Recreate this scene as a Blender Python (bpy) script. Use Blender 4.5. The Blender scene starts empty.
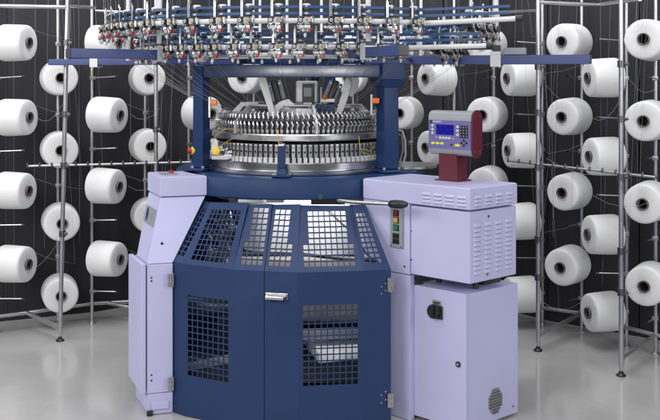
import bpy, bmesh, math, random
from mathutils import Vector, Matrix
random.seed(7)
sc = bpy.context.scene
COL = sc.collection
R = math.radians
CAMZ, F, HX, HY = 1.56, 950.0, 330.0, 75.0
AX, AY = -0.158, 5.05                 # machine axis


def P(px, py, Y):                      # photograph point at a given distance -> place
    return Vector(((px - HX) * Y / F, Y, CAMZ - (py - HY) * Y / F))


# ------------------------------------------------------------------ materials
def mat(name, col, rough=0.5, metal=0.0, bump=0.0, bscale=60.0, var=0.0, vscale=6.0,
        coat=0.0, rvar=0.0, emit=0.0, spec=0.5, stretch=(1, 1, 1)):
    m = bpy.data.materials.new(name)
    m.use_nodes = True
    nt = m.node_tree
    b = nt.nodes['Principled BSDF']
    b.inputs['Base Color'].default_value = (*col, 1)
    b.inputs['Roughness'].default_value = rough
    b.inputs['Metallic'].default_value = metal
    b.inputs['Specular IOR Level'].default_value = spec
    b.inputs['Coat Weight'].default_value = coat
    b.inputs['Coat Roughness'].default_value = 0.15
    if emit:
        b.inputs['Emission Color'].default_value = (*col, 1)
        b.inputs['Emission Strength'].default_value = emit
    tc = nt.nodes.new('ShaderNodeTexCoord')
    mp = nt.nodes.new('ShaderNodeMapping')
    mp.inputs['Scale'].default_value = stretch
    nt.links.new(tc.outputs['Object'], mp.inputs['Vector'])
    if var or rvar:
        n = nt.nodes.new('ShaderNodeTexNoise')
        n.inputs['Scale'].default_value = vscale
        n.inputs['Detail'].default_value = 6
        n.inputs['Roughness'].default_value = 0.6
        nt.links.new(mp.outputs['Vector'], n.inputs['Vector'])
        if var:
            r = nt.nodes.new('ShaderNodeMapRange')
            r.inputs['From Min'].default_value = 0.3
            r.inputs['From Max'].default_value = 0.7
            r.inputs['To Min'].default_value = 1 - var
            r.inputs['To Max'].default_value = 1 + var
            nt.links.new(n.outputs['Fac'], r.inputs['Value'])
            mx = nt.nodes.new('ShaderNodeVectorMath')
            mx.operation = 'SCALE'
            mx.inputs[0].default_value = col
            nt.links.new(r.outputs['Result'], mx.inputs['Scale'])
            nt.links.new(mx.outputs['Vector'], b.inputs['Base Color'])
        if rvar:
            r2 = nt.nodes.new('ShaderNodeMapRange')
            r2.inputs['From Min'].default_value = 0.3
            r2.inputs['From Max'].default_value = 0.7
            r2.inputs['To Min'].default_value = max(0.02, rough - rvar)
            r2.inputs['To Max'].default_value = rough + rvar
            nt.links.new(n.outputs['Fac'], r2.inputs['Value'])
            nt.links.new(r2.outputs['Result'], b.inputs['Roughness'])
    if bump:
        n2 = nt.nodes.new('ShaderNodeTexNoise')
        n2.inputs['Scale'].default_value = bscale
        n2.inputs['Detail'].default_value = 3
        nt.links.new(mp.outputs['Vector'], n2.inputs['Vector'])
        bp = nt.nodes.new('ShaderNodeBump')
        bp.inputs['Strength'].default_value = bump
        bp.inputs['Distance'].default_value = 0.002
        nt.links.new(n2.outputs['Fac'], bp.inputs['Height'])
        nt.links.new(bp.outputs['Normal'], b.inputs['Normal'])
    return m


M = {}
M['navy'] = mat('navy_paint', (0.018, 0.038, 0.108), 0.42, spec=0.28, bump=0.14, bscale=350, var=0.09, vscale=2.6, rvar=0.09)
M['navy2'] = mat('navy_gloss_paint', (0.008, 0.031, 0.105), 0.36, spec=0.3, bump=0.06, bscale=300, var=0.06, vscale=4)
M['ringp'] = mat('navy_table_paint', (0.008, 0.031, 0.105), 0.5, spec=0.3, bump=0.08, bscale=300, var=0.06, vscale=4)
M['beam'] = mat('navy_beam_gloss', (0.008, 0.026, 0.09), 0.26, spec=0.35, coat=0.7, var=0.06, vscale=4)
M['arm'] = mat('blue_arm_paint', (0.035, 0.055, 0.17), 0.38, bump=0.08, bscale=300, var=0.05)
M['lav'] = mat('lavender_paint', (0.465, 0.462, 0.69), 0.46, bump=0.12, bscale=420, var=0.035, vscale=2.2, rvar=0.09)
M['steel'] = mat('polished_steel', (0.58, 0.58, 0.59), 0.22, 1.0, var=0.03, vscale=14, rvar=0.03)
M['bsteel'] = mat('brushed_steel', (0.54, 0.54, 0.55), 0.3, 1.0, var=0.06, vscale=30, rvar=0.04)
M['dsteel'] = mat('dark_steel', (0.16, 0.16, 0.17), 0.35, 0.9, var=0.2, vscale=18)
M['tube'] = mat('creel_tube_steel', (0.50, 0.50, 0.51), 0.32, 0.85, var=0.08, vscale=9, rvar=0.06)
M['alu'] = mat('cast_aluminium', (0.55, 0.55, 0.56), 0.42, 0.75, bump=0.15, bscale=200, var=0.12, vscale=25)
M['white'] = mat('white_enamel', (0.62, 0.62, 0.63), 0.28, var=0.03)
M['whitep'] = mat('white_plastic', (0.52, 0.52, 0.53), 0.45, var=0.04)
M['black'] = mat('black_plastic', (0.012, 0.012, 0.014), 0.35)
M['dark'] = mat('dark_grey_plastic', (0.05, 0.05, 0.055), 0.45, var=0.1)
M['grey'] = mat('grey_plate', (0.26, 0.27, 0.31), 0.45, var=0.05)
M['lgrey'] = mat('light_grey_panel', (0.30, 0.32, 0.345), 0.42, 0.2, var=0.04)
M['belt'] = mat('blue_drive_belt', (0.008, 0.058, 0.165), 0.45, var=0.12, vscale=20)
M['red'] = mat('red_plastic', (0.42, 0.015, 0.018), 0.35)
M['dred'] = mat('dark_red_button', (0.17, 0.008, 0.022), 0.35)
M['amber'] = mat('amber_button', (0.50, 0.31, 0.03), 0.35)
M['yellow'] = mat('yellow_plastic', (0.80, 0.56, 0.03), 0.4)
M['green'] = mat('green_button', (0.014, 0.16, 0.055), 0.35)
M['orange'] = mat('orange_lens', (0.75, 0.16, 0.02), 0.25)
M['bracket'] = mat('galvanised_bracket', (0.55, 0.55, 0.56), 0.4, 0.3, var=0.06)
M['hinge'] = mat('zinc_hinge', (0.36, 0.36, 0.38), 0.38, 0.7, var=0.1, vscale=40)
M['hose'] = mat('ochre_hose', (0.42, 0.29, 0.03), 0.45)
M['camsteel'] = mat('cam_steel', (0.50, 0.50, 0.51), 0.3, 0.8, var=0.15, vscale=60)
M['feeder'] = mat('feeder_casting', (0.42, 0.42, 0.43), 0.28, 0.85, var=0.35, vscale=55)
M['beige'] = mat('ceramic_beige', (0.42, 0.34, 0.26), 0.3)
M['burg'] = mat('burgundy_paint', (0.105, 0.012, 0.026), 0.38, bump=0.08, bscale=300, var=0.06)
M['purple'] = mat('purple_keypad_film', (0.135, 0.12, 0.315), 0.45)
M['lime'] = mat('lime_key', (0.60, 0.66, 0.06), 0.4)
M['screen'] = mat('blue_lcd_screen', (0.004, 0.004, 0.19), 0.18, emit=0.35)
M['lcdtext'] = mat('lcd_glyphs', (0.02, 0.025, 0.26), 0.3, emit=0.4)
M['navyink'] = mat('navy_ink', (0.012, 0.02, 0.12), 0.4)
M['tubecore'] = mat('cone_core_plastic', (0.085, 0.08, 0.085), 0.4, var=0.1)
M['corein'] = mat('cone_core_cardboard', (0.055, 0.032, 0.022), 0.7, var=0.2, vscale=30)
M['yarn'] = mat('thin_yarn', (0.25, 0.25, 0.26), 0.8)
M['ydark'] = mat('far_yarn', (0.30, 0.30, 0.31), 0.8)
M['fabric'] = mat('white_knit_fabric', (0.86, 0.85, 0.84), 0.85, bump=0.5, bscale=260, var=0.03)
M['roll'] = mat('greige_fabric', (0.42, 0.40, 0.38), 0.8, bump=0.3, bscale=200, var=0.12, stretch=(18, 1, 1))
M['wood'] = mat('beige_spreader', (0.27, 0.245, 0.225), 0.5, var=0.1)


def cone_mat():
    m = mat('white_wound_yarn', (0.70, 0.70, 0.706), 0.75, var=0.03, vscale=9)
    nt = m.node_tree
    b = nt.nodes['Principled BSDF']
    tc = nt.nodes.new('ShaderNodeTexCoord')
    bmps = None
    for ang in (14, -14):
        mp = nt.nodes.new('ShaderNodeMapping')
        mp.inputs['Rotation'].default_value = (R(ang), 0, 0)
        nt.links.new(tc.outputs['Object'], mp.inputs['Vector'])
        w = nt.nodes.new('ShaderNodeTexWave')
        w.bands_direction = 'Z'
        w.inputs['Scale'].default_value = 95
        w.inputs['Distortion'].default_value = 2.5
        w.inputs['Detail'].default_value = 2
        nt.links.new(mp.outputs['Vector'], w.inputs['Vector'])
        bp = nt.nodes.new('ShaderNodeBump')
        bp.inputs['Strength'].default_value = 0.22
        bp.inputs['Distance'].default_value = 0.0015
        nt.links.new(w.outputs['Fac'], bp.inputs['Height'])
        if bmps:
            nt.links.new(bmps.outputs['Normal'], bp.inputs['Normal'])
        bmps = bp
    nt.links.new(bmps.outputs['Normal'], b.inputs['Normal'])
    b.inputs['Sheen Weight'].default_value = 0.15
    return m


M['cone'] = cone_mat()


def floor_mat():
    m = bpy.data.materials.new('polished_concrete')
    m.use_nodes = True
    nt = m.node_tree
    b = nt.nodes['Principled BSDF']
    tc = nt.nodes.new('ShaderNodeTexCoord')
    n1 = nt.nodes.new('ShaderNodeTexNoise')
    n1.inputs['Scale'].default_value = 1.6
    n1.inputs['Detail'].default_value = 8
    n1.inputs['Roughness'].default_value = 0.62
    n1.inputs['Distortion'].default_value = 0.6
    n2 = nt.nodes.new('ShaderNodeTexNoise')
    n2.inputs['Scale'].default_value = 45
    n2.inputs['Detail'].default_value = 4
    for n in (n1, n2):
        nt.links.new(tc.outputs['Object'], n.inputs['Vector'])
    add = nt.nodes.new('ShaderNodeMath')
    add.operation = 'MULTIPLY_ADD'
    add.inputs[1].default_value = 0.22
    nt.links.new(n2.outputs['Fac'], add.inputs[0])
    nt.links.new(n1.outputs['Fac'], add.inputs[2])
    cr = nt.nodes.new('ShaderNodeValToRGB')
    cr.color_ramp.elements[0].position = 0.42
    cr.color_ramp.elements[0].color = (0.385, 0.382, 0.38, 1)
    cr.color_ramp.elements[1].position = 0.80
    cr.color_ramp.elements[1].color = (0.445, 0.441, 0.439, 1)
    nt.links.new(add.outputs[0], cr.inputs['Fac'])
    nt.links.new(cr.outputs['Color'], b.inputs['Base Color'])
    r = nt.nodes.new('ShaderNodeMapRange')
    r.inputs['From Min'].default_value = 0.3
    r.inputs['From Max'].default_value = 0.7
    r.inputs['To Min'].default_value = 0.13
    r.inputs['To Max'].default_value = 0.26
    nt.links.new(n1.outputs['Fac'], r.inputs['Value'])
    nt.links.new(r.outputs['Result'], b.inputs['Roughness'])
    mk = nt.nodes.new('ShaderNodeTexVoronoi')
    mk.feature = 'DISTANCE_TO_EDGE'
    mk.inputs['Scale'].default_value = 0.55
    wn = nt.nodes.new('ShaderNodeTexNoise')
    wn.inputs['Scale'].default_value = 3.0
    wn.inputs['Detail'].default_value = 5
    nt.links.new(tc.outputs['Object'], wn.inputs['Vector'])
    ad = nt.nodes.new('ShaderNodeVectorMath')
    ad.operation = 'MULTIPLY_ADD'
    ad.inputs[1].default_value = (0.35, 0.35, 0.0)
    nt.links.new(wn.outputs['Color'], ad.inputs[0])
    nt.links.new(tc.outputs['Object'], ad.inputs[2])
    nt.links.new(ad.outputs['Vector'], mk.inputs['Vector'])
    cr2 = nt.nodes.new('ShaderNodeValToRGB')
    cr2.color_ramp.elements[0].position = 0.0
    cr2.color_ramp.elements[0].color = (0.86, 0.86, 0.86, 1)
    cr2.color_ramp.elements[1].position = 0.006
    cr2.color_ramp.elements[1].color = (1, 1, 1, 1)
    nt.links.new(mk.outputs['Distance'], cr2.inputs['Fac'])
    mul = nt.nodes.new('ShaderNodeMix')
    mul.data_type = 'RGBA'
    mul.blend_type = 'MULTIPLY'
    mul.inputs['Factor'].default_value = 0.22
    nt.links.new(cr.outputs['Color'], mul.inputs['A'])
    nt.links.new(cr2.outputs['Color'], mul.inputs['B'])
    nt.links.new(mul.outputs['Result'], b.inputs['Base Color'])
    b.inputs['Coat Weight'].default_value = 0.25
    b.inputs['Coat Roughness'].default_value = 0.08
    return m


M['floor'] = floor_mat()
M['wall'] = mat('dark_backdrop_paint', (0.029, 0.029, 0.033), 0.75, spec=0.12, bump=0.25, bscale=4, var=0.24,
                vscale=2.2, stretch=(3.0, 3.0, 0.35))


# ------------------------------------------------------------------ mesh builder
class G:
    def __init__(self):
        self.bm = bmesh.new()
        self.bev = False

    def _fin(self, verts, faces, mi, bevel=0.0, seg=2):
        for f in faces:
            f.material_index = mi
        if bevel > 0:
            self.bev = True
            es = list({e for f in faces for e in f.edges})
            r = bmesh.ops.bevel(self.bm, geom=es, offset=bevel, segments=seg, affect='EDGES', profile=0.5)
            for f in r['faces']:
                f.material_index = mi

    def obox(self, o, ex, ey, ez, bevel=0.0, mi=0):
        o, ex, ey, ez = map(Vector, (o, ex, ey, ez))
        if ex.cross(ey).dot(ez) < 0:
            o, ex = o + ex, -ex
        v = [self.bm.verts.new(o + a * ex + b * ey + c * ez) for c in (0, 1) for b in (0, 1) for a in (0, 1)]
        idx = [(0, 2, 3, 1), (4, 5, 7, 6), (0, 1, 5, 4), (2, 6, 7, 3), (0, 4, 6, 2), (1, 3, 7, 5)]
        fs = [self.bm.faces.new([v[i] for i in t]) for t in idx]
        self._fin(v, fs, mi, bevel)
        return self

    def box(self, c, s, rot=None, bevel=0.0, mi=0):
        rot = rot or Matrix.Identity(3)
        if isinstance(rot, Matrix) and len(rot) == 4:
            rot = rot.to_3x3()
        ex, ey, ez = (rot @ Vector((s[0], 0, 0)), rot @ Vector((0, s[1], 0)), rot @ Vector((0, 0, s[2])))
        return self.obox(Vector(c) - (ex + ey + ez) / 2, ex, ey, ez, bevel, mi)

    def hexa(self, b4, t4, bevel=0.0, mi=0):       # bottom 4 (ccw from above), top 4
        v = [self.bm.verts.new(p) for p in list(b4) + list(t4)]
        fs = [self.bm.faces.new([v[3], v[2], v[1], v[0]]), self.bm.faces.new(v[4:8])]
        for i in range(4):
            j = (i + 1) % 4
            fs.append(self.bm.faces.new([v[i], v[j], v[4 + j], v[4 + i]]))
        self._fin(v, fs, mi, bevel)
        return self

    def tube(self, pts, r, seg=10, mi=0, closed=False, caps=True):
        pts = [Vector(p) for p in pts]
        n = len(pts)
        rs = r if isinstance(r, (list, tuple)) else [r] * n
        rings = []
        prev = None
        for i, p in enumerate(pts):
            if closed:
                d = (pts[(i + 1) % n] - pts[i - 1]).normalized()
            else:
                d = (pts[min(i + 1, n - 1)] - pts[max(i - 1, 0)]).normalized()
            if prev is None:
                a = Vector((0, 0, 1)) if abs(d.z) < 0.9 else Vector((1, 0, 0))
                u = d.cross(a).normalized()
            else:
                u = (prev - prev.dot(d) * d).normalized()
            prev = u
            w = d.cross(u)
            rings.append([self.bm.verts.new(p + rs[i] * (math.cos(2 * math.pi * k / seg) * u +
                                                        math.sin(2 * math.pi * k / seg) * w)) for k in range(seg)])
        m = n if closed else n - 1
        for i in range(m):
            A, B = rings[i], rings[(i + 1) % n]
            for k in range(seg):
                f = self.bm.faces.new([A[k], A[(k + 1) % seg], B[(k + 1) % seg], B[k]])
                f.material_index = mi
        if caps and not closed:
            f = self.bm.faces.new(rings[0][::-1]); f.material_index = mi
            f = self.bm.faces.new(rings[-1]); f.material_index = mi
        return self

    def cyl(self, p0, p1, r, seg=16, mi=0):
        return self.tube([p0, p1], r, seg, mi)

    def strip(self, pts, hw, hz, up=(0, 0, 1), mi=0, closed=False):   # flat bar swept along a path
        pts = [Vector(p) for p in pts]
        n = len(pts)
        up = Vector(up)
        rings = []
        for i, p in enumerate(pts):
            if closed:
                d = (pts[(i + 1) % n] - pts[i - 1]).normalized()
            else:
                d = (pts[min(i + 1, n - 1)] - pts[max(i - 1, 0)]).normalized()
            s = d.cross(up).normalized()
            u = s.cross(d)
            w = hw[i] if isinstance(hw, (list, tuple)) else hw
            rings.append([self.bm.verts.new(p + a * w * s + b * hz * u) for a, b in ((-1, -1), (1, -1), (1, 1), (-1, 1))])
        for i in range(n if closed else n - 1):
            A, B = rings[i], rings[(i + 1) % n]
            for k in range(4):
                f = self.bm.faces.new([A[k], A[(k + 1) % 4], B[(k + 1) % 4], B[k]])
                f.material_index = mi
        if not closed:
            f = self.bm.faces.new(rings[0][::-1]); f.material_index = mi
            f = self.bm.faces.new(rings[-1]); f.material_index = mi
        return self

    def lathe(self, prof, seg=48, mtx=None, mi=0, a0=0.0, a1=2 * math.pi, closed=False):
        mtx = mtx or Matrix.Identity(4)
        full = abs(a1 - a0 - 2 * math.pi) < 1e-6
        na = seg if full else seg + 1
        rings = []
        for r, z in prof:
            if r < 1e-6:
                rings.append([self.bm.verts.new(mtx @ Vector((0, 0, z)))])
            else:
                rings.append([self.bm.verts.new(mtx @ Vector((r * math.sin(a0 + (a1 - a0) * k / seg),
                                                             -r * math.cos(a0 + (a1 - a0) * k / seg), z)))
                              for k in range(na)])
        m = len(rings)
        for i in range(m if closed else m - 1):
            A, B = rings[i], rings[(i + 1) % m]
            for k in range(seg):
                k2 = (k + 1) % na
                q = []
                q += [A[0]] if len(A) == 1 else [A[k], A[k2]]
                q += [B[0]] if len(B) == 1 else [B[k2], B[k]]
                if len(q) > 2:
                    f = self.bm.faces.new(q)
                    f.material_index = mi
        return self

    def disc(self, c, n, r, th, seg=16, mi=0):
        c, n = Vector(c), Vector(n).normalized()
        return self.cyl(c, c + n * th, r, seg, mi)

    def louver(self, o, ex, ez, n, w, h, d, mi=0):   # pressed louvre: top flush, bottom standing out
        o, ex, ez, n = map(Vector, (o, ex, ez, n))
        prof = [(h, 0.0), (h * 0.75, d * 0.45), (h * 0.4, d * 0.85), (h * 0.12, d), (0, d * 0.9), (0, -0.0005)]
        self.obox(o + ex * (0.08 * w) - ez * 0.0022 + n * 0.0001, ex * (0.84 * w), ez * 0.0026, n * 0.0006, 0, 1)  # dark strip colours in the shaded slit under the louvre
        rows = []
        for s, k in ((0, 0.0), (0.08, 0.8), (0.16, 1.0), (0.84, 1.0), (0.92, 0.8), (1, 0.0)):
            rows.append([self.bm.verts.new(o + ex * (s * w) + ez * (a if i < 5 else 0) + n * (b * k)) for i, (a, b) in enumerate(prof)])
        for i in range(len(rows) - 1):
            for j in range(len(prof) - 1):
                try:
                    f = self.bm.faces.new([rows[i][j], rows[i + 1][j], rows[i + 1][j + 1], rows[i][j + 1]])
                    f.material_index = mi
                except ValueError:
                    pass
        return self


def obj(name, g, m, parent=None, world=True, smooth=35):
    bev = isinstance(g, G) and g.bev
    if isinstance(g, G):
        bmesh.ops.recalc_face_normals(g.bm, faces=g.bm.faces)
        me = bpy.data.meshes.new(name)
        g.bm.to_mesh(me)
        g.bm.free()
        for p in me.polygons:
            p.use_smooth = True
        me.set_sharp_from_angle(angle=R(smooth))
        for x in (m if isinstance(m, (list, tuple)) else [m]):
            me.materials.append(x)
    else:
        me = g
    o = bpy.data.objects.new(name, me)
    COL.objects.link(o)
    if bev:
        wn = o.modifiers.new('weighted', 'WEIGHTED_NORMAL')
        wn.keep_sharp = True
    if parent is not None:
        o.parent = parent
        if world and parent.type == 'EMPTY':
            o.location = -parent.location
    return o


def tag(o, label=None, cat=None, group=None, kind=None):
    for k, v in (('label', label), ('category', cat), ('group', group), ('kind', kind)):
        if v:
            o[k] = v
    return o


def empty(name, loc):
    o = bpy.data.objects.new(name, None)
    o.empty_display_size = 0.1
    o.location = loc
    COL.objects.link(o)
    return o


def copy_tree(o, parent=None):
    c = o.copy()
    COL.objects.link(c)
    if parent is not None:
        c.parent = parent
    for ch in list(o.children):
        copy_tree(ch, c)
    return c


# ------------------------------------------------------------------ setting
g = G()
g.box((0, 5, -0.05), (24, 24, 0.1))
tag(obj('floor', g, M['floor']), 'light grey polished concrete floor', 'floor', kind='structure')

wall_pts = [(-3.6, 5.30), (-2.05, 6.02), (-1.55, 6.25), (-1.2, 6.55), (-0.6, 6.92), (0.2, 7.0), (0.8, 6.72),
            (1.08, 6.42), (1.38, 6.03), (1.84, 5.66), (2.3, 5.28), (3.4, 4.4)]
g = G()
for i in range(len(wall_pts) - 1):
    a, b = Vector((*wall_pts[i], 0)), Vector((*wall_pts[i + 1], 0))
    d = (b - a).normalized()
    nrm = Vector((-d.y, d.x, 0))
    g.obox(a + d * 0.004 + Vector((0, 0, 0.004)), b - a - d * 0.008, nrm * 0.04, (0, 0, 3.2), bevel=0.004)
tag(obj('backdrop', g, M['wall'], smooth=25), 'dark charcoal backdrop panels curving behind the creels', 'backdrop', kind='structure')

# ------------------------------------------------------------------ yarn cones and creels
ZA = [1.757, 1.31, 0.866, 0.42]
ZB = [1.542, 1.097, 0.650, 0.205]
LEN = 0.182


def make_cone():
    root = empty('yarn_cone', (0, 0, 0))
    g = G()
    # axis along -Y (face at origin), profile of (radius, depth behind the face)
    rx = Matrix.Rotation(R(90), 4, 'X')            # local z -> -y
    prof = [(0.033, 0.002), (0.060, -0.0005), (0.094, 0.001), (0.1015, 0.004), (0.1055, 0.009), (0.1080, 0.018),
            (0.1105, 0.06), (0.1125, 0.11), (0.1135, 0.150), (0.1125, 0.164), (0.1085, 0.174), (0.099, 0.180),
            (0.060, 0.182), (0.033, 0.181)]
    g.lathe([(r, -z) for r, z in prof], 56, rx, closed=False)
    y = obj('yarn_winding', g, M['cone'], root)
    g = G()
    core = [(0.0335, 0.03), (0.0335, -0.010), (0.0325, -0.0125), (0.0290, -0.0130), (0.0265, -0.011),
            (0.0245, 0.0)]
    g.lathe([(r, -z) for r, z in core], 32, rx, mi=0)
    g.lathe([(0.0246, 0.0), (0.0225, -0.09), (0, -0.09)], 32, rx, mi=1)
    bmesh.ops.remove_doubles(g.bm, verts=list(g.bm.verts), dist=0.0003)
    obj('core_tube', g, [M['tubecore'], M['corein']], root)
    return root


cone0 = make_cone()
cone_used = [False]


def place_cone(face, psi, label, roll):
    if cone_used[0]:
        c = copy_tree(cone0)
    else:
        c = cone0
        cone_used[0] = True
    c.location = face
    c.rotation_mode = 'YXZ'
    c.rotation_euler = (R(random.uniform(-1.2, 1.2)), R(roll), R(psi))
    k = random.uniform(0.975, 1.015)
    c.scale = (k, random.uniform(0.98, 1.02), k)
    tag(c, label, 'yarn cone', 'white yarn cones on the creels')
    return c


RW = ['top', 'second from top', 'third from top', 'bottom']
# face px, Y, heights, psi, label builder, has post, post distance
cols = [
    ('left', 29, 5.70, ZA, 75, 'white yarn cone cut by the left picture edge, {r} in its column', 0.22),
    ('left', 61.5, 5.80, ZB, 22, 'white yarn cone behind the leaning left creel post, {r} of four', 0.20),
    ('left', 119.5, 5.89, ZA, 70, 'white side-on yarn cone right of the leaning left post, {r} in column', 0.20),
    ('left', 150, 6.10, ZB[:3], 20, 'white yarn cone just left of the lavender side cabinet, {r} of three', 0.20),
    ('left', 212, 6.25, [ZA[1]], 52, 'white yarn cone half hidden behind the left blue column', 0.22),
    ('left', 242, 6.40, [ZB[0]], -16, 'white yarn cone seen above the dial, left of the central motor', 0.22),
    ('right', 347, 6.45, [ZB[0]], -12, 'white yarn cone behind the dial, right of the central motor', 0.22),
    ('right', 400, 6.30, [ZA[1]], -26, 'white yarn cone peeking out right of the right blue column', 0.22),
    ('right', 426, 6.10, ZB[:2], -62, None, 0.22),
    ('right', 482, 6.00, ZA[:3], -30, None, 0.22),
    ('right', 507.5, 5.86, ZB, -76, 'white side-on yarn cone behind the inner right creel post, {r}', 0.235),
    ('right', 561, 5.60, ZA, -43, 'white angled yarn cone between the two right creel posts, {r}', 0.25),
    ('right', 588.5, 5.41, ZB, -79, 'white side-on yarn cone behind the outer right creel post, {r}', 0.235),
    ('right', 643.5, 5.10, ZA, -34, 'white yarn cone at the right picture edge, {r} in its column', 0.24),
]
special = {(426, 0): 'white yarn cone above and left of the control panel, under the feeder ring',
           (426, 1): 'white yarn cone peeking out left of the control panel',
           (482, 0): 'white yarn cone behind the feeder ring, above the blue right arm',
           (482, 1): 'white yarn cone behind the top right corner of the control panel',
           (482, 2): 'white yarn cone rising behind the top of the lavender drive cabinet'}

posts = {'left': [], 'right': []}
pegs = {'left': [], 'right': []}
for side, px, Y, zs, psi, lab, dist in cols:
    fx = (px - HX) * Y / F
    n = Vector((math.sin(R(psi)), -math.cos(R(psi)), 0))
    post = Vector((fx, Y, 0)) - n * dist
    posts[side].append(post)
    for i, z in enumerate(zs):
        l = special.get((px, i)) or lab.format(r=RW[i] if len(zs) != 3 or i < 2 else 'bottom')
        jx = random.uniform(-0.006, 0.006)
        place_cone(Vector((fx + jx, Y, z + random.uniform(-0.004, 0.004))), psi + random.uniform(-3, 3), l, random.uniform(0, 360))
    for z in ZA + ZB:
        full = z in zs
        pegs[side].append((post, n, z, dist, full))


def creel(side, label):
    root = empty('yarn_creel', (posts[side][1 if side == 'left' else -2].x, posts[side][1 if side == 'left' else -2].y, 0))
    for p in posts[side]:
        g = G()
        g.cyl((p.x, p.y, 0.03), (p.x, p.y, 2.55), 0.0105, 14)
        g.lathe([(0.0, 0.0), (0.022, 0.0), (0.022, 0.006), (0.011, 0.016), (0.008, 0.035)], 16, Matrix.Translation((p.x, p.y, 0)))
        obj('post', g, M['tube'], root)
    for p, n, z, dist, full in pegs[side]:
        g = G()
        c = Vector((p.x, p.y, z))
        g.box(c + n * 0.004, (0.032, 0.026, 0.024), Matrix.Rotation(math.atan2(n.x, -n.y), 3, 'Z'), 0.003, mi=0)
        ln = dist - 0.12 if full else 0.175
        g.cyl(c, c + n * ln + Vector((0, 0, 0.010)), 0.0042, 8, mi=0)
        if not full:
            e = c + n * ln + Vector((0, 0, 0.010))
            g.cyl(e - n * 0.002, e + n * 0.014, 0.0085, 10, mi=1)
        obj('peg', g, [M['tube'], M['black']], root)
    return root


cl = creel('left', '')
tag(cl, 'steel tube creel rack holding yarn cones on the left of the machine', 'creel')
cr = creel('right', '')
tag(cr, 'steel tube creel rack holding yarn cones on the right of the machine', 'creel')


def front_post(root, foot, top):
    g = G()
    foot, top = Vector(foot), Vector(top)
    d = (top - foot).normalized()
    g.cyl(foot + d * 0.045, top, 0.0125, 16)
    g.cyl(foot + d * 0.02, foot + d * 0.06, 0.007, 10)
    # a second, thinner tube of the sliding joint
    o = obj('front_post', g, M['tube'], root)
    g = G()
    g.lathe([(0, 0), (0.024, 0), (0.025, 0.006), (0.012, 0.016), (0.010, 0.026), (0, 0.026)], 20, Matrix.Translation(foot))
    obj('foot', g, M['black'], o)
    for z in (0.55, 1.03, 1.33):
        pass
    return o


def bar(root, name, a, b, r=0.0105, m='tube'):
    g = G()
    g.cyl(a, b, r, 12)
    return obj(name, g, M[m], root)


def clamp(root, p):
    g = G()
    g.cyl(Vector(p) - Vector((0, 0, 0.018)), Vector(p) + Vector((0, 0, 0.018)), 0.019, 14)
    g.box(Vector(p) + Vector((0.018, -0.006, 0)), (0.026, 0.014, 0.018), None, 0.003)
    g.cyl(Vector(p) + Vector((0.028, -0.012, 0)), Vector(p) + Vector((0.028, -0.03, 0)), 0.004, 8)
    return obj('clamp', g, M['dsteel'], root)


# left creel
fl1, fl1t = Vector((-1.583, 5.57, 0)), Vector((-1.535, 5.57, 2.2))
front_post(cl, fl1, fl1t)
fl2 = Vector((-1.09, 5.95, 0))
front_post(cl, fl2, fl2 + Vector((0, 0, 2.2)))
rail = [P(-40, 321, 5.64), P(0, 316, 5.75), P(27, 313, 5.83), P(90, 304, 6.06), P(131, 302, 6.12)]
rail = [Vector((p.x, p.y, 0.1)) for p in rail] + [Vector((-0.9, 6.45, 0.1)), Vector((-0.3, 6.7, 0.1))]
g = G(); g.tube(rail, 0.0125, 12); obj('base_rail', g, M['tube'], cl)
bar(cl, 'base_bar', (rail[2].x, rail[2].y, 0.1), (fl1.x, fl1.y, 0.075), 0.0125)
bar(cl, 'base_bar', (rail[3].x + 0.10, rail[3].y + 0.03, 0.1), (fl2.x, fl2.y, 0.075), 0.0125)
gbl = bar(cl, 'guide_bar', (-1.76, 5.53, 1.03), (-0.84, 5.78, 1.03), 0.0065)
bar(cl, 'top_bar', P(-30, 5, 5.6), P(66, 7, 5.56), 0.012)
bar(cl, 'top_bar', P(66, 6, 5.57), P(95, 7.5, 6.0), 0.010)
bar(cl, 'top_bar', P(95, 10.5, 6.0), P(150, 13, 6.1), 0.008)
for z in (0.63, 1.03, 1.33, 1.75):
    t = z / 2.2
    clamp(cl, fl1.lerp(fl1t, t))
for z in (0.8, 1.22):
    clamp(cl, fl2 + Vector((0, 0, z)))
def eyelets(bar_o, a, b, n):
    proto = None
    for k in range(n):
        c = a.lerp(b, k / (n - 1)) + Vector((0, -0.004, 0.004))
        if proto is None:
            g = G()
            g.lathe([(0.0, -0.012), (0.005, -0.012), (0.0075, 0.0), (0.005, 0.014), (0, 0.014)], 8)
            proto = obj('eyelet', g, M['dsteel'], bar_o, False)
            o = proto
        else:
            o = proto.copy()
            COL.objects.link(o)
            o.parent = bar_o
        o.location = c


eyelets(gbl, Vector((-1.76, 5.53, 1.03)), Vector((-0.84, 5.78, 1.03)), 15)

# right creel
fr1, fr2 = Vector((1.176, 5.37, 0)), Vector((1.509, 4.924, 0))
for f_ in (fr1, fr2):
    front_post(cr, f_, f_ + Vector((0, 0, 2.3)))
rr = posts['right']
backs = [Vector((rr[k].x, rr[k].y, 0.11)) for k in (-4, -3, -2, -1)]
g = G(); g.tube([Vector((0.45, 6.6, 0.11)), Vector((0.95, 6.3, 0.11))] + backs + [Vector((2.3, 4.75, 0.11))], 0.0125, 12); obj('base_rail', g, M['tube'], cr)
bar(cr, 'base_bar', (fr1.x, fr1.y, 0.085), (backs[1].x, backs[1].y, 0.11), 0.0125)
bar(cr, 'base_bar', (fr2.x, fr2.y, 0.09), (backs[3].x, backs[3].y, 0.11), 0.0125)
ga, gb = Vector((1.04, 5.55, 1.06)), Vector((1.66, 4.83, 1.04))
gbr = bar(cr, 'guide_bar', ga, gb, 0.0065)
bar(cr, 'top_bar', P(538, 2, 5.37), P(600, 5, 5.5), 0.011)
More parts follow.
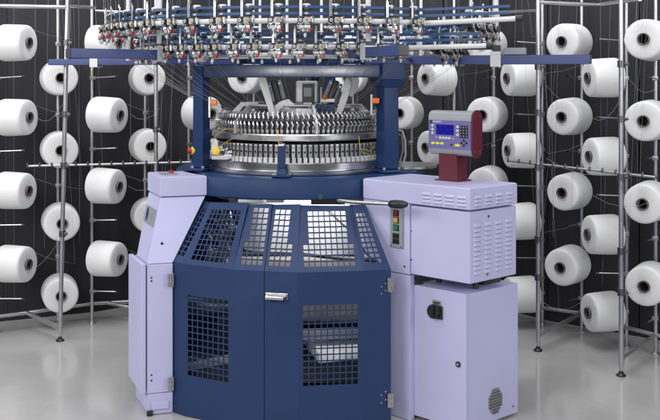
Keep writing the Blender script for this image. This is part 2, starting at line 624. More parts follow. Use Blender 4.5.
bar(cr, 'top_bar', P(600, 4.5, 5.5), P(640, -1, 4.95), 0.011)
bar(cr, 'top_bar', P(478, 13, 6.0), P(536, 10.5, 5.4), 0.008)
for f_ in (fr1, fr2):
    for z in (0.42, 0.63, 1.04, 1.33, 1.6):
        clamp(cr, f_ + Vector((0, 0, z + random.uniform(-.02, .02))))
eyelets(gbr, ga, gb, 13)

# ------------------------------------------------------------------ the knitting machine
mach = empty('knitting_machine', (AX, AY, 0))
tag(mach, 'navy and lavender circular knitting machine with feeder rings, meshed guards and control panel', 'knitting machine')


def part(name, g, m, smooth=35):
    return obj(name, g, m, mach, True, smooth)


def sub(name, g, m, p, smooth=35):
    return obj(name, g, m, p, False, smooth)


def pol(r, phi, z):                     # about the machine axis, phi from the camera side, + to the right
    return Vector((AX + r * math.sin(R(phi)), AY - r * math.cos(R(phi)), z))


TAX = Matrix.Translation((AX, AY, 0))
ZT, ZB_ = 1.076, 0.979

# table ring
g = G()
g.lathe([(0.36, ZB_), (0.644, ZB_), (0.65, ZB_ + 0.006), (0.65, ZT - 0.010), (0.646, ZT - 0.003), (0.640, ZT), (0.36, ZT)], 120, TAX, closed=True)
tr = part('table_ring', g, M['ringp'], 30)
g = G()
pb = pol(0.648, 10, 0.995)
g.disc(pb, pol(1.648, 10, 0.995) - pb, 0.013, 0.006, 16)
g.disc(pb, pol(1.648, 10, 0.995) - pb, 0.007, 0.010, 6)
sub('bolt', g, M['dsteel'], tr)
# inner hub body under the ring that carries the take-down
g = G()
g.lathe([(0.30, 0.935), (0.46, 0.935), (0.46, ZB_ - 0.004), (0.30, ZB_ - 0.004)], 72, TAX, closed=True)
part('gear_ring', g, M['dsteel'])

# steel rings below the cams
g = G()
g.lathe([(0.40, ZT + 0.003), (0.525, ZT + 0.003), (0.527, ZT + 0.008), (0.527, ZT + 0.020), (0.520, ZT + 0.023), (0.505, ZT + 0.024),
         (0.505, ZT + 0.030), (0.512, ZT + 0.032), (0.512, ZT + 0.058), (0.506, ZT + 0.062), (0.40, ZT + 0.062)], 144, TAX, closed=True)
part('cylinder_base', g, M['steel'], 30)
g = G()
g.lathe([(0.40, 1.140), (0.455, 1.140), (0.455, 1.225), (0.40, 1.225)], 96, TAX, closed=True)
part('needle_cylinder', g, M['black'], 30)


def rad_mtx(r, phi, z):
    return Matrix.Translation((r * math.sin(R(phi)), -r * math.cos(R(phi)), z)) @ Matrix.Rotation(R(phi), 4, 'Z')


def copies(proto_fn, name, phis, r, z):
    first = None
    for ph in phis:
        o = proto_fn() if first is None else copy_tree(first, mach)
        if first is None:
            first = o
        o.matrix_local = rad_mtx(r + random.uniform(-.0012, .0012), ph + random.uniform(-.2, .2), z) @ Matrix.Rotation(R(random.uniform(-2.5, 2.5)), 4, 'Z')
    return first


def lobj(name, g, m, parent):
    o = obj(name, g, m, parent, world=False)
    return o


# cam blocks round the cylinder
def cam_block():
    g = G()
    g.box((0, 0.0, 0.052), (0.0170, 0.020, 0.066), None, 0.0018, mi=0)
    g.box((0, -0.009, 0.074), (0.010, 0.008, 0.014), None, 0.0015, mi=0)
    g.cyl((0, -0.012, 0.049), (0, 0.0, 0.049), 0.0052, 12, mi=1)
    g.cyl((0, -0.0150, 0.074), (0, 0.0, 0.074), 0.0028, 8, mi=2)
    g.box((0.013, 0.006, 0.045), (0.004, 0.016, 0.075), None, 0, mi=1)  # black slab between neighbouring blocks, colouring in the shade of the gap
    o = lobj('cam_block', g, [M['camsteel'], M['black'], M['dsteel']], mach)
    g = G()
    g.box((0.003, -0.006, 0.0085), (0.0185, 0.030, 0.027), None, 0.002)
    lobj('stitch_block', g, M['whitep'], o)
    return o


copies(cam_block, 'cam_block', [k * 360 / 108 + 1 for k in range(-30, 30)], 0.462, 1.138)

# dial: silver ring and the row of dial cams
g = G()
g.lathe([(0.10, 1.236), (0.452, 1.236), (0.462, 1.240), (0.466, 1.246), (0.466, 1.266), (0.460, 1.272), (0.448, 1.274),
         (0.40, 1.275), (0.36, 1.262), (0.10, 1.262)], 144, TAX, closed=True)
part('dial_ring', g, M['bsteel'], 30)
g = G()
g.lathe([(0.10, 1.264), (0.385, 1.264), (0.385, 1.335), (0.30, 1.352), (0.12, 1.352)], 96, TAX)
part('dial_body', g, M['dark'], 30)


def dial_cam():
    g = G()
    g.box((0, 0.008, 0.009), (0.014, 0.040, 0.016), None, 0.002, mi=0)
    g.box((0, -0.004, 0.026), (0.006, 0.022, 0.022), None, 0.002, mi=0)
    g.tube([(0.002, -0.014, 0.030), (0.006, -0.019, 0.040), (0.001, -0.019, 0.048), (-0.003, -0.012, 0.056)], [0.004, 0.0055, 0.005, 0.003], 8, mi=0)
    g.cyl((-0.006, -0.006, 0.018), (-0.006, -0.012, 0.050), 0.0032, 6, mi=1)
    g.box((0, 0.014, 0.060), (0.026, 0.010, 0.010), None, 0.001, mi=3)
    g.box((0.0125, 0.012, 0.030), (0.004, 0.030, 0.045), None, 0, mi=3)  # dark backing put in for the shade between the cams
    g.tube([(0.001, -0.002, 0.064), (0.006, -0.008, 0.074), (0.003, -0.006, 0.086), (-0.003, 0.002, 0.094), (0.002, 0.010, 0.104)], [0.0035, 0.0058, 0.0055, 0.005, 0.0025], 8, mi=0)
    g.disc((0.001, -0.020, 0.022), (0, -1, 0), 0.0032, 0.003, 8, mi=2)
    g.cyl((-0.007, 0.014, 0.062), (-0.007, 0.014, 0.092), 0.0028, 6, mi=2)
    o = lobj('dial_cam', g, [M['camsteel'], M['dsteel'], M['steel'], M['dark']], mach)
    return o


copies(dial_cam, 'dial_cam', [k * 360 / 108 for k in range(-31, 32)], 0.425, 1.276)
# long rods circling behind the cams
g = G()
g.tube([pol(0.404, a, 1.335) for a in range(-120, 121, 4)], 0.005, 8)
part('dial_rail', g, M['bsteel'])
# slanted bracket plates rising from the dial
for phi, tilt in ((-44, -0.10), (12, 0.05), (62, 0.10), (-115, 0.1)):
    g = G()
    base = pol(0.455, phi, 1.272)
    inn = (pol(0.20, phi, 1.272) - base).normalized()
    tg = Vector((math.cos(R(phi)), math.sin(R(phi)), 0))
    o_ = base - tg * 0.006
    pts = [Vector((0, 0, 0)), inn * 0.012, inn * 0.11 + Vector((0, 0, 0.118)), inn * 0.20 + Vector((0, 0, 0.118)), inn * 0.20 + Vector((0, 0, 0.140)), inn * 0.095 + Vector((0, 0, 0.140)), Vector((0, 0, 0.055))]
    va = [g.bm.verts.new(o_ + p) for p in pts]
    vb = [g.bm.verts.new(o_ + p + tg * 0.012) for p in pts]
    g.bm.faces.new(va); g.bm.faces.new(vb[::-1])
    for i in range(len(pts)):
        j = (i + 1) % len(pts)
        g.bm.faces.new([va[i], vb[i], vb[j], va[j]])
    # top shelf
    t0 = base + inn * 0.10 + Vector((0, 0, 0.133))
    g.obox(t0 - tg * 0.01, tg * 0.13 * (1 if tilt < 0 else -1), inn * 0.06, (0, 0, 0.007), 0.001)
    part('dial_bracket', g, M['alu'])

# small front support with post in front of cylinder
g = G()
b0 = pol(0.585, -7, ZT)
g.obox(b0 + Vector((-0.045, -0.02, 0.003)), (0.09, 0, 0), (0, 0.10, 0), (0, 0, 0.012), 0.003)
g.hexa([b0 + Vector((-0.024, -0.012, 0.015)), b0 + Vector((0.024, -0.012, 0.015)), b0 + Vector((0.024, 0.03, 0.015)), b0 + Vector((-0.024, 0.03, 0.015))],
       [b0 + Vector((-0.019, -0.004, 0.045)), b0 + Vector((0.019, -0.004, 0.045)), b0 + Vector((0.019, 0.03, 0.045)), b0 + Vector((-0.019, 0.03, 0.045))], 0.002)
g.obox(b0 + Vector((-0.018, 0.0, 0.0455)), (0.036, 0, 0), (0, 0.03, 0), (0, 0, 0.100), 0.002)
fs = part('cylinder_post', g, M['navy2'])
g = G()
g.box(b0 + Vector((0, 0.05, 0.152)), (0.03, 0.09, 0.012), None, 0.003)
g.cyl(b0 + Vector((0, 0.012, 0.15)), b0 + Vector((0, 0.012, 0.166)), 0.006, 10)
sub('clamp_plate', g, M['steel'], fs)
g = G()
g.tube([b0 + Vector((-0.012, 0.03, 0.158)), b0 + Vector((-0.02, 0.03, 0.19)), b0 + Vector((-0.018, 0.06, 0.215)), b0 + Vector((-0.02, 0.12, 0.20))], 0.003, 6)
sub('air_hose', g, M['hose'], fs)

# main columns
def column(phi, w, d, rot, r=0.555, ztop=1.555, cap=True):
    g = G()
    c = pol(r, phi, 0)
    m = Matrix.Rotation(R(rot), 3, 'Z')
    X, Yv = m @ Vector((1, 0, 0)), m @ Vector((0, 1, 0))

    def quad(hw, hd, z):
        return [c + X * a * hw + Yv * b * hd + Vector((0, 0, z)) for a, b in ((-1, -1), (1, -1), (1, 1), (-1, 1))]
    g.hexa(quad(w * 0.62, d * 0.62, ZT + 0.003), quad(w * 0.60, d * 0.60, ZT + 0.018), 0.003)
    g.hexa(quad(w * 0.5, d * 0.5, ZT + 0.019), quad(w * 0.47, d * 0.47, ztop), 0.006)
    o = part('column', g, M['navy2'])
    g = G()
    if not cap:
        g.hexa(quad(w * 0.48, d * 0.5, ztop - 0.02), quad(w * 0.48, d * 0.5, ztop + 0.05), 0.004)
    else:
      g.hexa(quad(w * 0.62, d * 0.66, ztop - 0.055), quad(w * 0.72, d * 0.76, ztop - 0.02), 0.004)
      g.hexa(quad(w * 0.74, d * 0.78, ztop - 0.019), quad(w * 0.74, d * 0.78, ztop + 0.065), 0.004)
    sub('capital', g, M['navy2'], o)
    for a, b in ((-0.50, -0.5), (0.50, -0.5)):
        g = G()
        q = c + X * a * w + Yv * b * d + Vector((0, 0, ZT + 0.018))
        g.cyl(q, q + Vector((0, 0, 0.012)), 0.008, 6)
        sub('bolt', g, M['steel'], o)
    return o, c, X, Yv


colR, cR, XR, YR = column(53, 0.088, 0.085, 26)
colL, cL, XL, YL = column(-62, 0.060, 0.080, -22, cap=False)
colB, cB, XB, YB = column(176, 0.08, 0.08, 0)

# top frame: beams between the columns plus the centre yoke
def beam(a, b, w, z0, z1, name='top_beam', m='beam', bevel=0.006):
    g = G()
    a, b = Vector((a.x, a.y, z0)), Vector((b.x, b.y, z0))
    d = (b - a).normalized()
    n = Vector((-d.y, d.x, 0))
    g.obox(a - n * w / 2, b - a, n * w, (0, 0, z1 - z0), bevel)
    return part(name, g, M[m])


beam(cL + Vector((0.02, -0.02, 0)), cR + Vector((-0.03, -0.015, 0)), 0.09, 1.548, 1.612)
beam(cL + Vector((0.0, 0.02, 0)), cB, 0.08, 1.55, 1.61)
beam(cR + Vector((0.0, 0.02, 0)), cB, 0.08, 1.55, 1.61)
g = G()
g.lathe([(0.22, 1.62), (0.36, 1.62), (0.36, 1.66), (0.22, 1.66)], 48, TAX, closed=True)
part('hub_plate', g, M['navy2'])
# centre column with motor hanging below the yoke
g = G()
g.box((AX + 0.16, AY + 0.06, 1.46), (0.055, 0.05, 0.36), None, 0.004)
part('centre_column', g, M['navy2'])

# radial arms
arms = [(Vector((-1.17, 4.25, 0)), 0.044, 1.658), (Vector((-1.63, 5.55, 0)), 0.036, 1.635),
        (Vector((0.300, 3.88, 0)), 0.044, 1.661), (Vector((1.262, 4.60, 0)), 0.046, 1.636)]
arm_info = []
for e, h, z in arms:
    c = Vector((AX, AY, 0))
    d = (e - c).normalized()
    n = Vector((-d.y, d.x, 0))
    s = c + d * 0.34
    g = G()
    g.obox(s - n * 0.025 + Vector((0, 0, z - h / 2)), e - s, n * 0.05, (0, 0, h), 0.003)
    o = part('arm', g, M['arm'])
    g = G()
    g.obox(e + d * 0.0005 - n * 0.023 + Vector((0, 0, z - h / 2 + 0.002)), d * 0.004, n * 0.046, (0, 0, h - 0.004), 0.001)
    sub('end_cap', g, M['dark'], o)
    arm_info.append((d, n, z, h, o))


def arm_post(i, r, top=2.5, rad=0.0125, post=True):
    d, n, z, h, o = arm_info[i]
    c = Vector((AX, AY, z)) + d * r
    g = G()
    t = 0.004
    # U bracket round the arm
    for s in (-1, 1):
        g.obox(c + n * (s * 0.0255) - d * 0.026 + Vector((0, 0, -h / 2 - 0.012)), d * 0.052, n * (s * t), (0, 0, h + 0.030), 0.001)
    g.obox(c - n * 0.03 - d * 0.026 + Vector((0, 0, h / 2 + 0.0005)), d * 0.052, n * 0.06, (0, 0, 0.007), 0.001)
    g.obox(c - n * 0.03 - d * 0.026 + Vector((0, 0, -h / 2 - 0.010)), d * 0.052, n * 0.06, (0, 0, 0.006), 0.001)
    for s in (-0.4, 0.4):
        q = c + d * (s * 0.045) + Vector((0, 0, -h / 2 - 0.018))
        g.cyl(q, q + Vector((0, 0, 0.01)), 0.005, 6)
    sub('arm_clamp', g, M['bracket'], o)
    if post:
        g = G()
        g.cyl(c + Vector((0, 0, h / 2 + 0.006)), c + Vector((0, 0, top - z)), rad, 16)
        part('ring_post', g, M['white'])
        for zz in (1.694, 1.79):
            g = G()
            q = Vector((c.x, c.y, zz))
            g.box(q, (0.042, 0.042, 0.030), Matrix.Rotation(math.atan2(d.y, d.x), 3, 'Z'), 0.004)
            # stub that reaches to the ring
            rr_ = LO_R if zz < 1.75 else UP_R
            g.cyl(q, Vector((AX, AY, zz)) + d * rr_, 0.007, 8)
            part('post_clamp', g, M['dark'])


UP_R, LO_R = 1.0, 0.825
arm_post(0, 0.835)
arm_post(2, 0.90)
arm_post(3, 1.035)
arm_post(0, 0.62, post=False)
arm_post(1, 1.25, post=False)
arm_post(2, 0.70, post=False)
# grey junction box lying on the right arm
d, n, z, h, o = arm_info[3]
g = G()
c = Vector((AX, AY, z + h / 2 + 0.019)) + d * 1.13
g.box(c, (0.105, 0.05, 0.034), Matrix.Rotation(math.atan2(d.y, d.x), 3, 'Z'), 0.003)
part('junction_box', g, M['grey'])

# feeder rings (tube + belts) : front arc with straight swung-out tail, rear arc
UP_R, UP_Z, LO_R, LO_Z = 1.0, 1.792, 0.825, 1.685


def arc(r, a0, a1, z, step=3.0):
    k = max(2, int(abs(a1 - a0) / step))
    return [pol(r, a0 + (a1 - a0) * i / k, z) for i in range(k + 1)]


tails = {'u': [Vector((0.803, 4.08, 1.803))], 'l': [Vector((0.705, 4.25, 1.692))]}


def ring(r, z, tail, belts, capname='end_cap'):
    pts = arc(r, -172, 36, z)
    g = G(); g.tube(pts + [tail], 0.0118, 14)
    o = part('feed_ring', g, M['white'])
    g = G()
    d = (tail - pts[-1]).normalized()
    g.cyl(tail - d * 0.004, tail + d * 0.026, 0.0155, 16)
    sub('end_cap', g, M['black'], o)
    # little white pegs on the swung-out tail
    for k in range(1, 5):
        g = G()
        q = pts[-1].lerp(tail, k / 5)
        g.cyl(q, q + Vector((0, 0, 0.035)), 0.007, 10)
        sub('tail_peg', g, M['white'], o)
    p2 = arc(r, 54, 172, z)
    g = G(); g.tube(p2, 0.0118, 14)
    o2 = part('feed_ring', g, M['white'])
    g = G()
    dd = (p2[0] - p2[1]).normalized()
    g.cyl(p2[0] - dd * 0.004, p2[0] + dd * 0.03, 0.0165, 16)
    sub('end_cap', g, M['black'], o2)
    for zb in belts:
        # two runs: outside and inside of the pulleys
        rb = r - 0.004
        out = [pol(rb + 0.006, a, zb) for a in range(-172, 37, 3)]
        tl = tail + Vector((-0.03, 0.0, zb - z - 0.006))
        inn = [pol(rb - 0.034, a, zb) for a in range(36, -173, -3)]
        g = G()
        g.strip(out + [tl] + [tl + Vector((-0.01, 0.03, 0))] + inn, 0.0012, 0.0058, closed=True)
        part('drive_belt', g, M['belt'])
        out = [pol(rb + 0.006, a, zb) for a in range(54, 173, 3)]
        inn = [pol(rb - 0.034, a, zb) for a in range(172, 53, -3)]
        g = G()
        g.strip(out + inn, 0.0012, 0.0058, closed=True)
        part('drive_belt', g, M['belt'])


ring(UP_R, UP_Z, tails['u'][0], (1.852, 1.824))
ring(LO_R, LO_Z, tails['l'][0], (1.746, 1.719))


def yarn_feeder():
    g = G()
    # body casting clamped on the tube
    g.box((0.004, -0.004, -0.001), (0.058, 0.044, 0.038), None, 0.004, mi=0)
    g.box((0.002, -0.024, 0.014), (0.050, 0.014, 0.010), None, 0.002, mi=2)
    g.box((0.030, -0.016, -0.016), (0.016, 0.026, 0.020), None, 0.002, mi=2)
    g.box((-0.027, -0.010, -0.018), (0.014, 0.030, 0.014), None, 0.002, mi=2)
    g.cyl((-0.030, -0.02, -0.034), (0.036, -0.02, -0.034), 0.003, 6, mi=0)
    g.box((0.012, -0.020, -0.044), (0.022, 0.022, 0.012), None, 0.002, mi=0)
    g.box((-0.004, -0.034, -0.042), (0.008, 0.010, 0.010), None, 0.001, mi=1)
    g.box((0.010, -0.022, 0.002), (0.020, 0.022, 0.026), None, 0.004, mi=1)
    g.box((0.002, -0.014, -0.029), (0.050, 0.034, 0.020), None, 0.003, mi=0)
    g.box((-0.010, -0.030, -0.030), (0.022, 0.010, 0.010), None, 0.002, mi=1)
    g.tube([(0.006, -0.03, -0.02), (0.006, -0.045, -0.034), (0.008, -0.042, -0.050), (0.006, -0.035, -0.062)], 0.0035, 6, mi=0)
    g.lathe([(0.0, -0.075), (0.004, -0.074), (0.008, -0.064), (0.006, -0.056), (0, -0.055)], 10, Matrix.Translation((0.004, -0.034, 0)), mi=1)
    g.box((-0.014, -0.026, -0.052), (0.012, 0.010, 0.016), None, 0.001, mi=2)
    g.cyl((0.034, -0.02, -0.012), (0.034, -0.02, 0.016), 0.008, 10, mi=0)
    g.cyl((-0.004, -0.028, -0.016), (-0.004, -0.040, -0.016), 0.006, 8, mi=2)
    g.tube([(-0.024, -0.02, -0.010), (-0.030, -0.036, -0.026), (-0.018, -0.044, -0.040), (-0.004, -0.038, -0.050)], 0.0018, 5, mi=0)
    g.tube([(0.028, -0.018, 0.012), (0.040, -0.030, 0.020), (0.044, -0.034, 0.006)], 0.0018, 5, mi=0)
    # upright bar with top finger
    g.box((-0.014, -0.010, 0.050), (0.012, 0.006, 0.082), None, 0.001, mi=0)
    g.cyl((-0.014, -0.012, 0.088), (-0.014, -0.012, 0.102), 0.004, 8, mi=0)
    g.cyl((0.022, 0.0, -0.01), (0.022, -0.03, 0.006), 0.003, 6, mi=2)
    o = lobj('yarn_feeder', g, [M['feeder'], M['whitep'], M['black']], mach)
    # pulleys between the belts
    g = G()
    tz = Matrix.Translation((0.012, 0.016, 0))
    g.lathe([(0, 0.020), (0.006, 0.020), (0.006, 0.028), (0.019, 0.029), (0.019, 0.042), (0.012, 0.043), (0.012, 0.047), (0.021, 0.048), (0.021, 0.056),
             (0.012, 0.057), (0.012, 0.060), (0, 0.060)], 16, tz, mi=0)
    g.lathe([(0, 0.0605), (0.020, 0.0605), (0.020, 0.070), (0.014, 0.076), (0, 0.077)], 16, tz, mi=1)
    g.lathe([(0.0205, 0.0285), (0.0208, 0.030), (0.0208, 0.036), (0.0, 0.036)], 16, tz, mi=1)
    lobj('belt_pulley', g, [M['black'], M['whitep']], o)
    g = G()
    c = (-0.017, -0.030, 0.002)
    g.disc(c, (0, -1, 0), 0.0125, 0.008, 16, mi=0)
    g.disc((c[0], c[1] - 0.008, c[2]), (0, -1, 0), 0.0075, 0.003, 14, mi=1)
    g.disc((c[0], c[1] - 0.011, c[2]), (0, -1, 0), 0.003, 0.004, 8, mi=0)
    lobj('winding_wheel', g, [M['black'], M['white']], o)
    g = G()
    g.disc((0.016, -0.031, 0.004), (0.45, -1, 0), 0.0105, 0.005, 14)
    g.disc((0.019, -0.037, 0.004), (0.45, -1, 0), 0.008, 0.005, 14)
    lobj('tension_disc', g, M['beige'], o)
    g = G()
    g.box((0.023, -0.030, -0.043), (0.011, 0.012, 0.018), Matrix.Rotation(R(14), 3, 'Y'), 0.002)
    lobj('stop_lamp', g, M['red'], o)
    g = G()
    g.disc((0.026, -0.006, 0.004), (1, -0.25, 0), 0.0110, 0.004, 14, mi=1)
    g.disc((0.030, -0.007, 0.004), (1, -0.25, 0), 0.0085, 0.002, 14, mi=0)
    g.disc((0.032, -0.0075, 0.004), (1, -0.25, 0), 0.004, 0.002, 10, mi=1)
    lobj('end_badge', g, [M['navyink'], M['white']], o)
    return o


feeder_first = [None]
fphi_up = [-170 + 7.2 * k for k in range(29)] + [56 + 7.2 * k for k in range(17)]
fphi_lo = [-168 + 6.667 * k for k in range(31)] + [56 + 6.667 * k for k in range(18)]
feeders = []
for (r, z, off) in ((UP_R, UP_Z, 0.0), (LO_R, LO_Z, 2.2)):
    for ph in (fphi_up if r == UP_R else fphi_lo):
        o = yarn_feeder() if feeder_first[0] is None else copy_tree(feeder_first[0], mach)
        feeder_first[0] = feeder_first[0] or o
        p = ph + off if ph + off < 36 or ph > 60 else ph
        s = (0.98 if r == UP_R else 0.92) * (1.12 if p > 50 else 1.0)
        o.matrix_local = rad_mtx(r, p + random.uniform(-.25, .25), z) @ Matrix.Rotation(R(random.uniform(-2, 2)), 4, 'Z') @ Matrix.Scale(s, 4)
        feeders.append((r, z, p))

# slim white rods rising behind the rings
for px, Y in ((128, 5.3), (229, 5.5), (260, 5.6), (287, 5.3), (321.5, 5.5), (401, 5.4), (421, 5.0), (471, 5.2)):
    g = G()
    c = P(px, 0, Y)
    g.cyl((c.x, c.y, 1.64), (c.x, c.y, 2.5), 0.0085 if px != 128 else 0.011, 10)
    part('guide_rod', g, M['white'])

# support ring under the lower feeder ring that carries the guide rods
g = G()
g.tube([pol(0.60, a, 1.645) for a in range(0, 360, 5)], 0.010, 8, closed=True)
part('carrier_ring', g, M['bsteel'])
# row of small brackets along the bottom of the top beam and arms
for px in (188, 212, 238, 262, 290, 318, 342):
    g = G()
    c = P(px, 62 if px > 200 else 64, 4.55)
    g.box(c, (0.012, 0.012, 0.016), None, 0.002)
    g.cyl(c + Vector((0, 0, 0.0)), c + Vector((0, 0, 0.045)), 0.003, 6)
    part('yarn_eyelet', g, M['white'])

# centre motor and blowers above the dial
g = G()
mc = Vector((AX + 0.036, AY, 0))
g.box(mc + Vector((0, 0, 1.470)), (0.118, 0.10, 0.118), None, 0.010, mi=0)
g.box(mc + Vector((0, -0.005, 1.400)), (0.150, 0.11, 0.030), None, 0.004, mi=1)
g.cyl(mc + Vector((0, 0, 1.52)), mc + Vector((0, 0, 1.555)), 0.022, 16, mi=1)
g.cyl(mc + Vector((-0.035, 0, 1.53)), mc + Vector((-0.035, 0, 1.55)), 0.012, 10, mi=1)
mo = part('dial_motor', g, [M['alu'], M['dsteel']])
g = G()
g.box(mc + Vector((0.008, -0.058, 1.462)), (0.064, 0.03, 0.108), None, 0.004, mi=0)
g.box(mc + Vector((0.005, -0.074, 1.470)), (0.040, 0.006, 0.046), None, 0.002, mi=1)
g.box(mc + Vector((0.005, -0.075, 1.408)), (0.046, 0.02, 0.016), None, 0.003, mi=2)
g.box(mc + Vector((0.005, -0.06, 1.382)), (0.050, 0.05, 0.030), None, 0.003, mi=0)
sub('gear_window', g, [M['black'], M['grey'], M['whitep']], mo)
g = G()
g.lathe([(0.0, 1.385), (0.10, 1.385), (0.135, 1.355), (0.15, 1.33)], 40, Matrix.Translation((mc.x, mc.y, 0)))
for s in (-1, 1):
    g.tube([mc + Vector((s * 0.05, -0.1, 1.345)), mc + Vector((s * 0.10, -0.11, 1.375)), mc + Vector((s * 0.14, -0.10, 1.38)), mc + Vector((s * 0.19, -0.10, 1.34))], 0.019, 12)
sub('hub_cover', g, M['whitep'], mo)
# tilted dark blower bodies
for px, tilt, Yb in ((276.5, -14, 4.93), (333, 22, 4.93)):
    g = G()
    c = P(px, 91, Yb)
    m3 = Matrix.Rotation(R(tilt), 3, 'Y')
    g.box(c, (0.028, 0.055, 0.115), m3, 0.004, mi=0)
    for s in (-1, 1):
        g.box(c + m3 @ Vector((s * 0.026, 0.0, 0.0)), (0.022, 0.06, 0.105), m3, 0.012, mi=1)
        g.cyl(c + m3 @ Vector((s * 0.026, -0.03, 0.035)), c + m3 @ Vector((s * 0.026, -0.035, 0.035)), 0.007, 10, mi=2)
    g.cyl(c + m3 @ Vector((0, 0, -0.05)), c + m3 @ Vector((0, 0.01, -0.11)), 0.012, 10, mi=2)
    g.box(c + m3 @ Vector((0.0, -0.01, -0.075)), (0.05, 0.04, 0.012), m3, 0.002, mi=2)
    part('blower', g, [M['black'], M['grey'], M['alu']])
# white sheet nozzles
sheets = [([(262, 74), (263.5, 84), (267, 95), (270, 105), (273, 116)], 4.72, [0.014, 0.020, 0.017, 0.016, 0.014]),
          ([(274, 116), (277, 108), (282, 104), (288, 102), (292, 106), (293, 113)], 4.74, [0.016] * 6),
          ([(354, 73), (355, 80), (354, 88), (350, 96)], 4.80, [0.010, 0.022, 0.020, 0.010]),
          ([(348, 74), (347, 84), (345, 95), (342, 104), (339, 113)], 4.74, [0.010, 0.016, 0.018, 0.017, 0.014])]
for pts, Yb, ws in sheets:
    g = G()
    pp = [P(x, y, Yb) for x, y in pts]
    g.strip(pp, ws, 0.006, up=(0.12, -1, 0.1))
    bmesh.ops.bevel(g.bm, geom=list(g.bm.edges), offset=0.003, segments=2, affect='EDGES')
    part('air_nozzle', g, M['whitep'], 60)
g = G()
c = P(325, 97, 4.85)
g.lathe([(0, -0.014), (0.010, -0.012), (0.014, 0), (0.010, 0.012), (0, 0.014)], 16, Matrix.Translation(c), mi=0)
g.box(c + Vector((0.016, 0.02, -0.018)), (0.07, 0.04, 0.02), None, 0.003, mi=1)
g.cyl(c + Vector((-0.02, 0.02, -0.05)), c + Vector((-0.02, 0.02, 0.05)), 0.004, 8, mi=1)
g.box(c + Vector((0.0, 0.04, -0.06)), (0.09, 0.05, 0.05), None, 0.004, mi=2)
part('oiler_unit', g, [M['orange'], M['alu'], M['navy2']])

# lamps and switches on the columns
def lamp(c, s):
    g = G()
    g.box(c, (0.011 * s, 0.02, 0.105), None, 0.002)
    o = part('lamp_holder', g, M['bsteel'])
    g = G()
    g.box(Vector(c) + Vector((0.022, -0.006, 0.022)), (0.034, 0.03, 0.027), None, 0.005)
    sub('warning_lamp', g, M['orange'], o)


lamp(P(209.5, 103, 4.72) + Vector((0, 0, -0.02)), 1)
lamp(P(371.5, 101, 4.70) + Vector((0, 0, -0.02)), 1)
g = G()
c = P(196, 150.5, 4.78)
g.box(c + Vector((0.012, 0.0, 0)), (0.03, 0.04, 0.044), None, 0.003, mi=0)
g.cyl(c, c + Vector((-0.022, -0.006, 0)), 0.021, 18, mi=1)
g.cyl(c + Vector((-0.022, -0.006, 0)), c + Vector((-0.040, -0.010, 0)), 0.013, 18, mi=2)
part('emergency_stop', g, [M['dark'], M['yellow'], M['red']])
# needle detector block with yellow cap
g = G()
c = P(216, 151, 4.66)
g.box(c + Vector((-0.008, 0.03, 0.022)), (0.034, 0.04, 0.055), None, 0.003, mi=0)
g.box(c + Vector((0.02, 0.03, -0.034)), (0.085, 0.03, 0.018), None, 0.002, mi=0)
g.box(c + Vector((0.055, 0.04, -0.030)), (0.04, 0.03, 0.022), None, 0.003, mi=2)
g.cyl(c + Vector((0, 0.02, 0)), c, 0.0185, 24, mi=1)
g.cyl(c, c + Vector((0, -0.004, 0)), 0.012, 24, mi=1)
for k in range(9):
    q = c + Vector((random.uniform(-0.02, 0.085), random.uniform(0.03, 0.06), random.uniform(-0.02, 0.055)))
    g.box(q, (random.uniform(0.012, 0.03), 0.02, random.uniform(0.006, 0.016)), Matrix.Rotation(random.uniform(-.6, .6), 3, 'Y'), 0.001, mi=random.choice((2, 2, 0, 3)))
part('needle_detector', g, [M['whitep'], M['yellow'], M['alu'], M['black']])
for pts in ([P(211, 146, 4.64), P(216, 135, 4.62), P(226, 128.5, 4.62), P(236, 129, 4.66), P(243, 134, 4.7)],
            [P(219, 147, 4.6), P(226, 142, 4.6), P(234, 138, 4.6)],
            [P(359, 136, 4.58), P(359.5, 147, 4.56), P(362, 152, 4.56), P(368, 154, 4.58), P(375, 158, 4.6)],
            [P(361, 149, 4.57), P(370, 151, 4.57), P(374, 147, 4.6)]):
    g = G()
    g.tube(pts, 0.0016, 6)
    part('air_hose', g, M['hose'])
# cable loop by the right column
g = G()
g.tube([P(402, 168, 4.9), P(405.5, 155, 4.9), P(405, 140, 4.9), P(402, 131, 4.9), P(398, 130, 4.9)], 0.006, 8)
g.tube([P(399, 166, 4.92), P(403, 150, 4.92), P(402, 136, 4.92), P(397, 133, 4.9)], 0.004, 8)
part('cable', g, M['lgrey'])
# tripod-like round base of pillar behind the right column
g = G()
g.lathe([(0, ZT + 0.004), (0.16, ZT + 0.004), (0.16, ZT + 0.016), (0, ZT + 0.016)], 40, Matrix.Translation((0.40, 4.98, 0)))
part('gear_cover', g, M['bsteel'])

# ------------------------------------------------------------------ guards
def plane_frame(p0, p1, p2):
    ex = (p1 - p0).normalized()
    n = ex.cross(p2 - p0).normalized()
    return ex, n.cross(ex), n


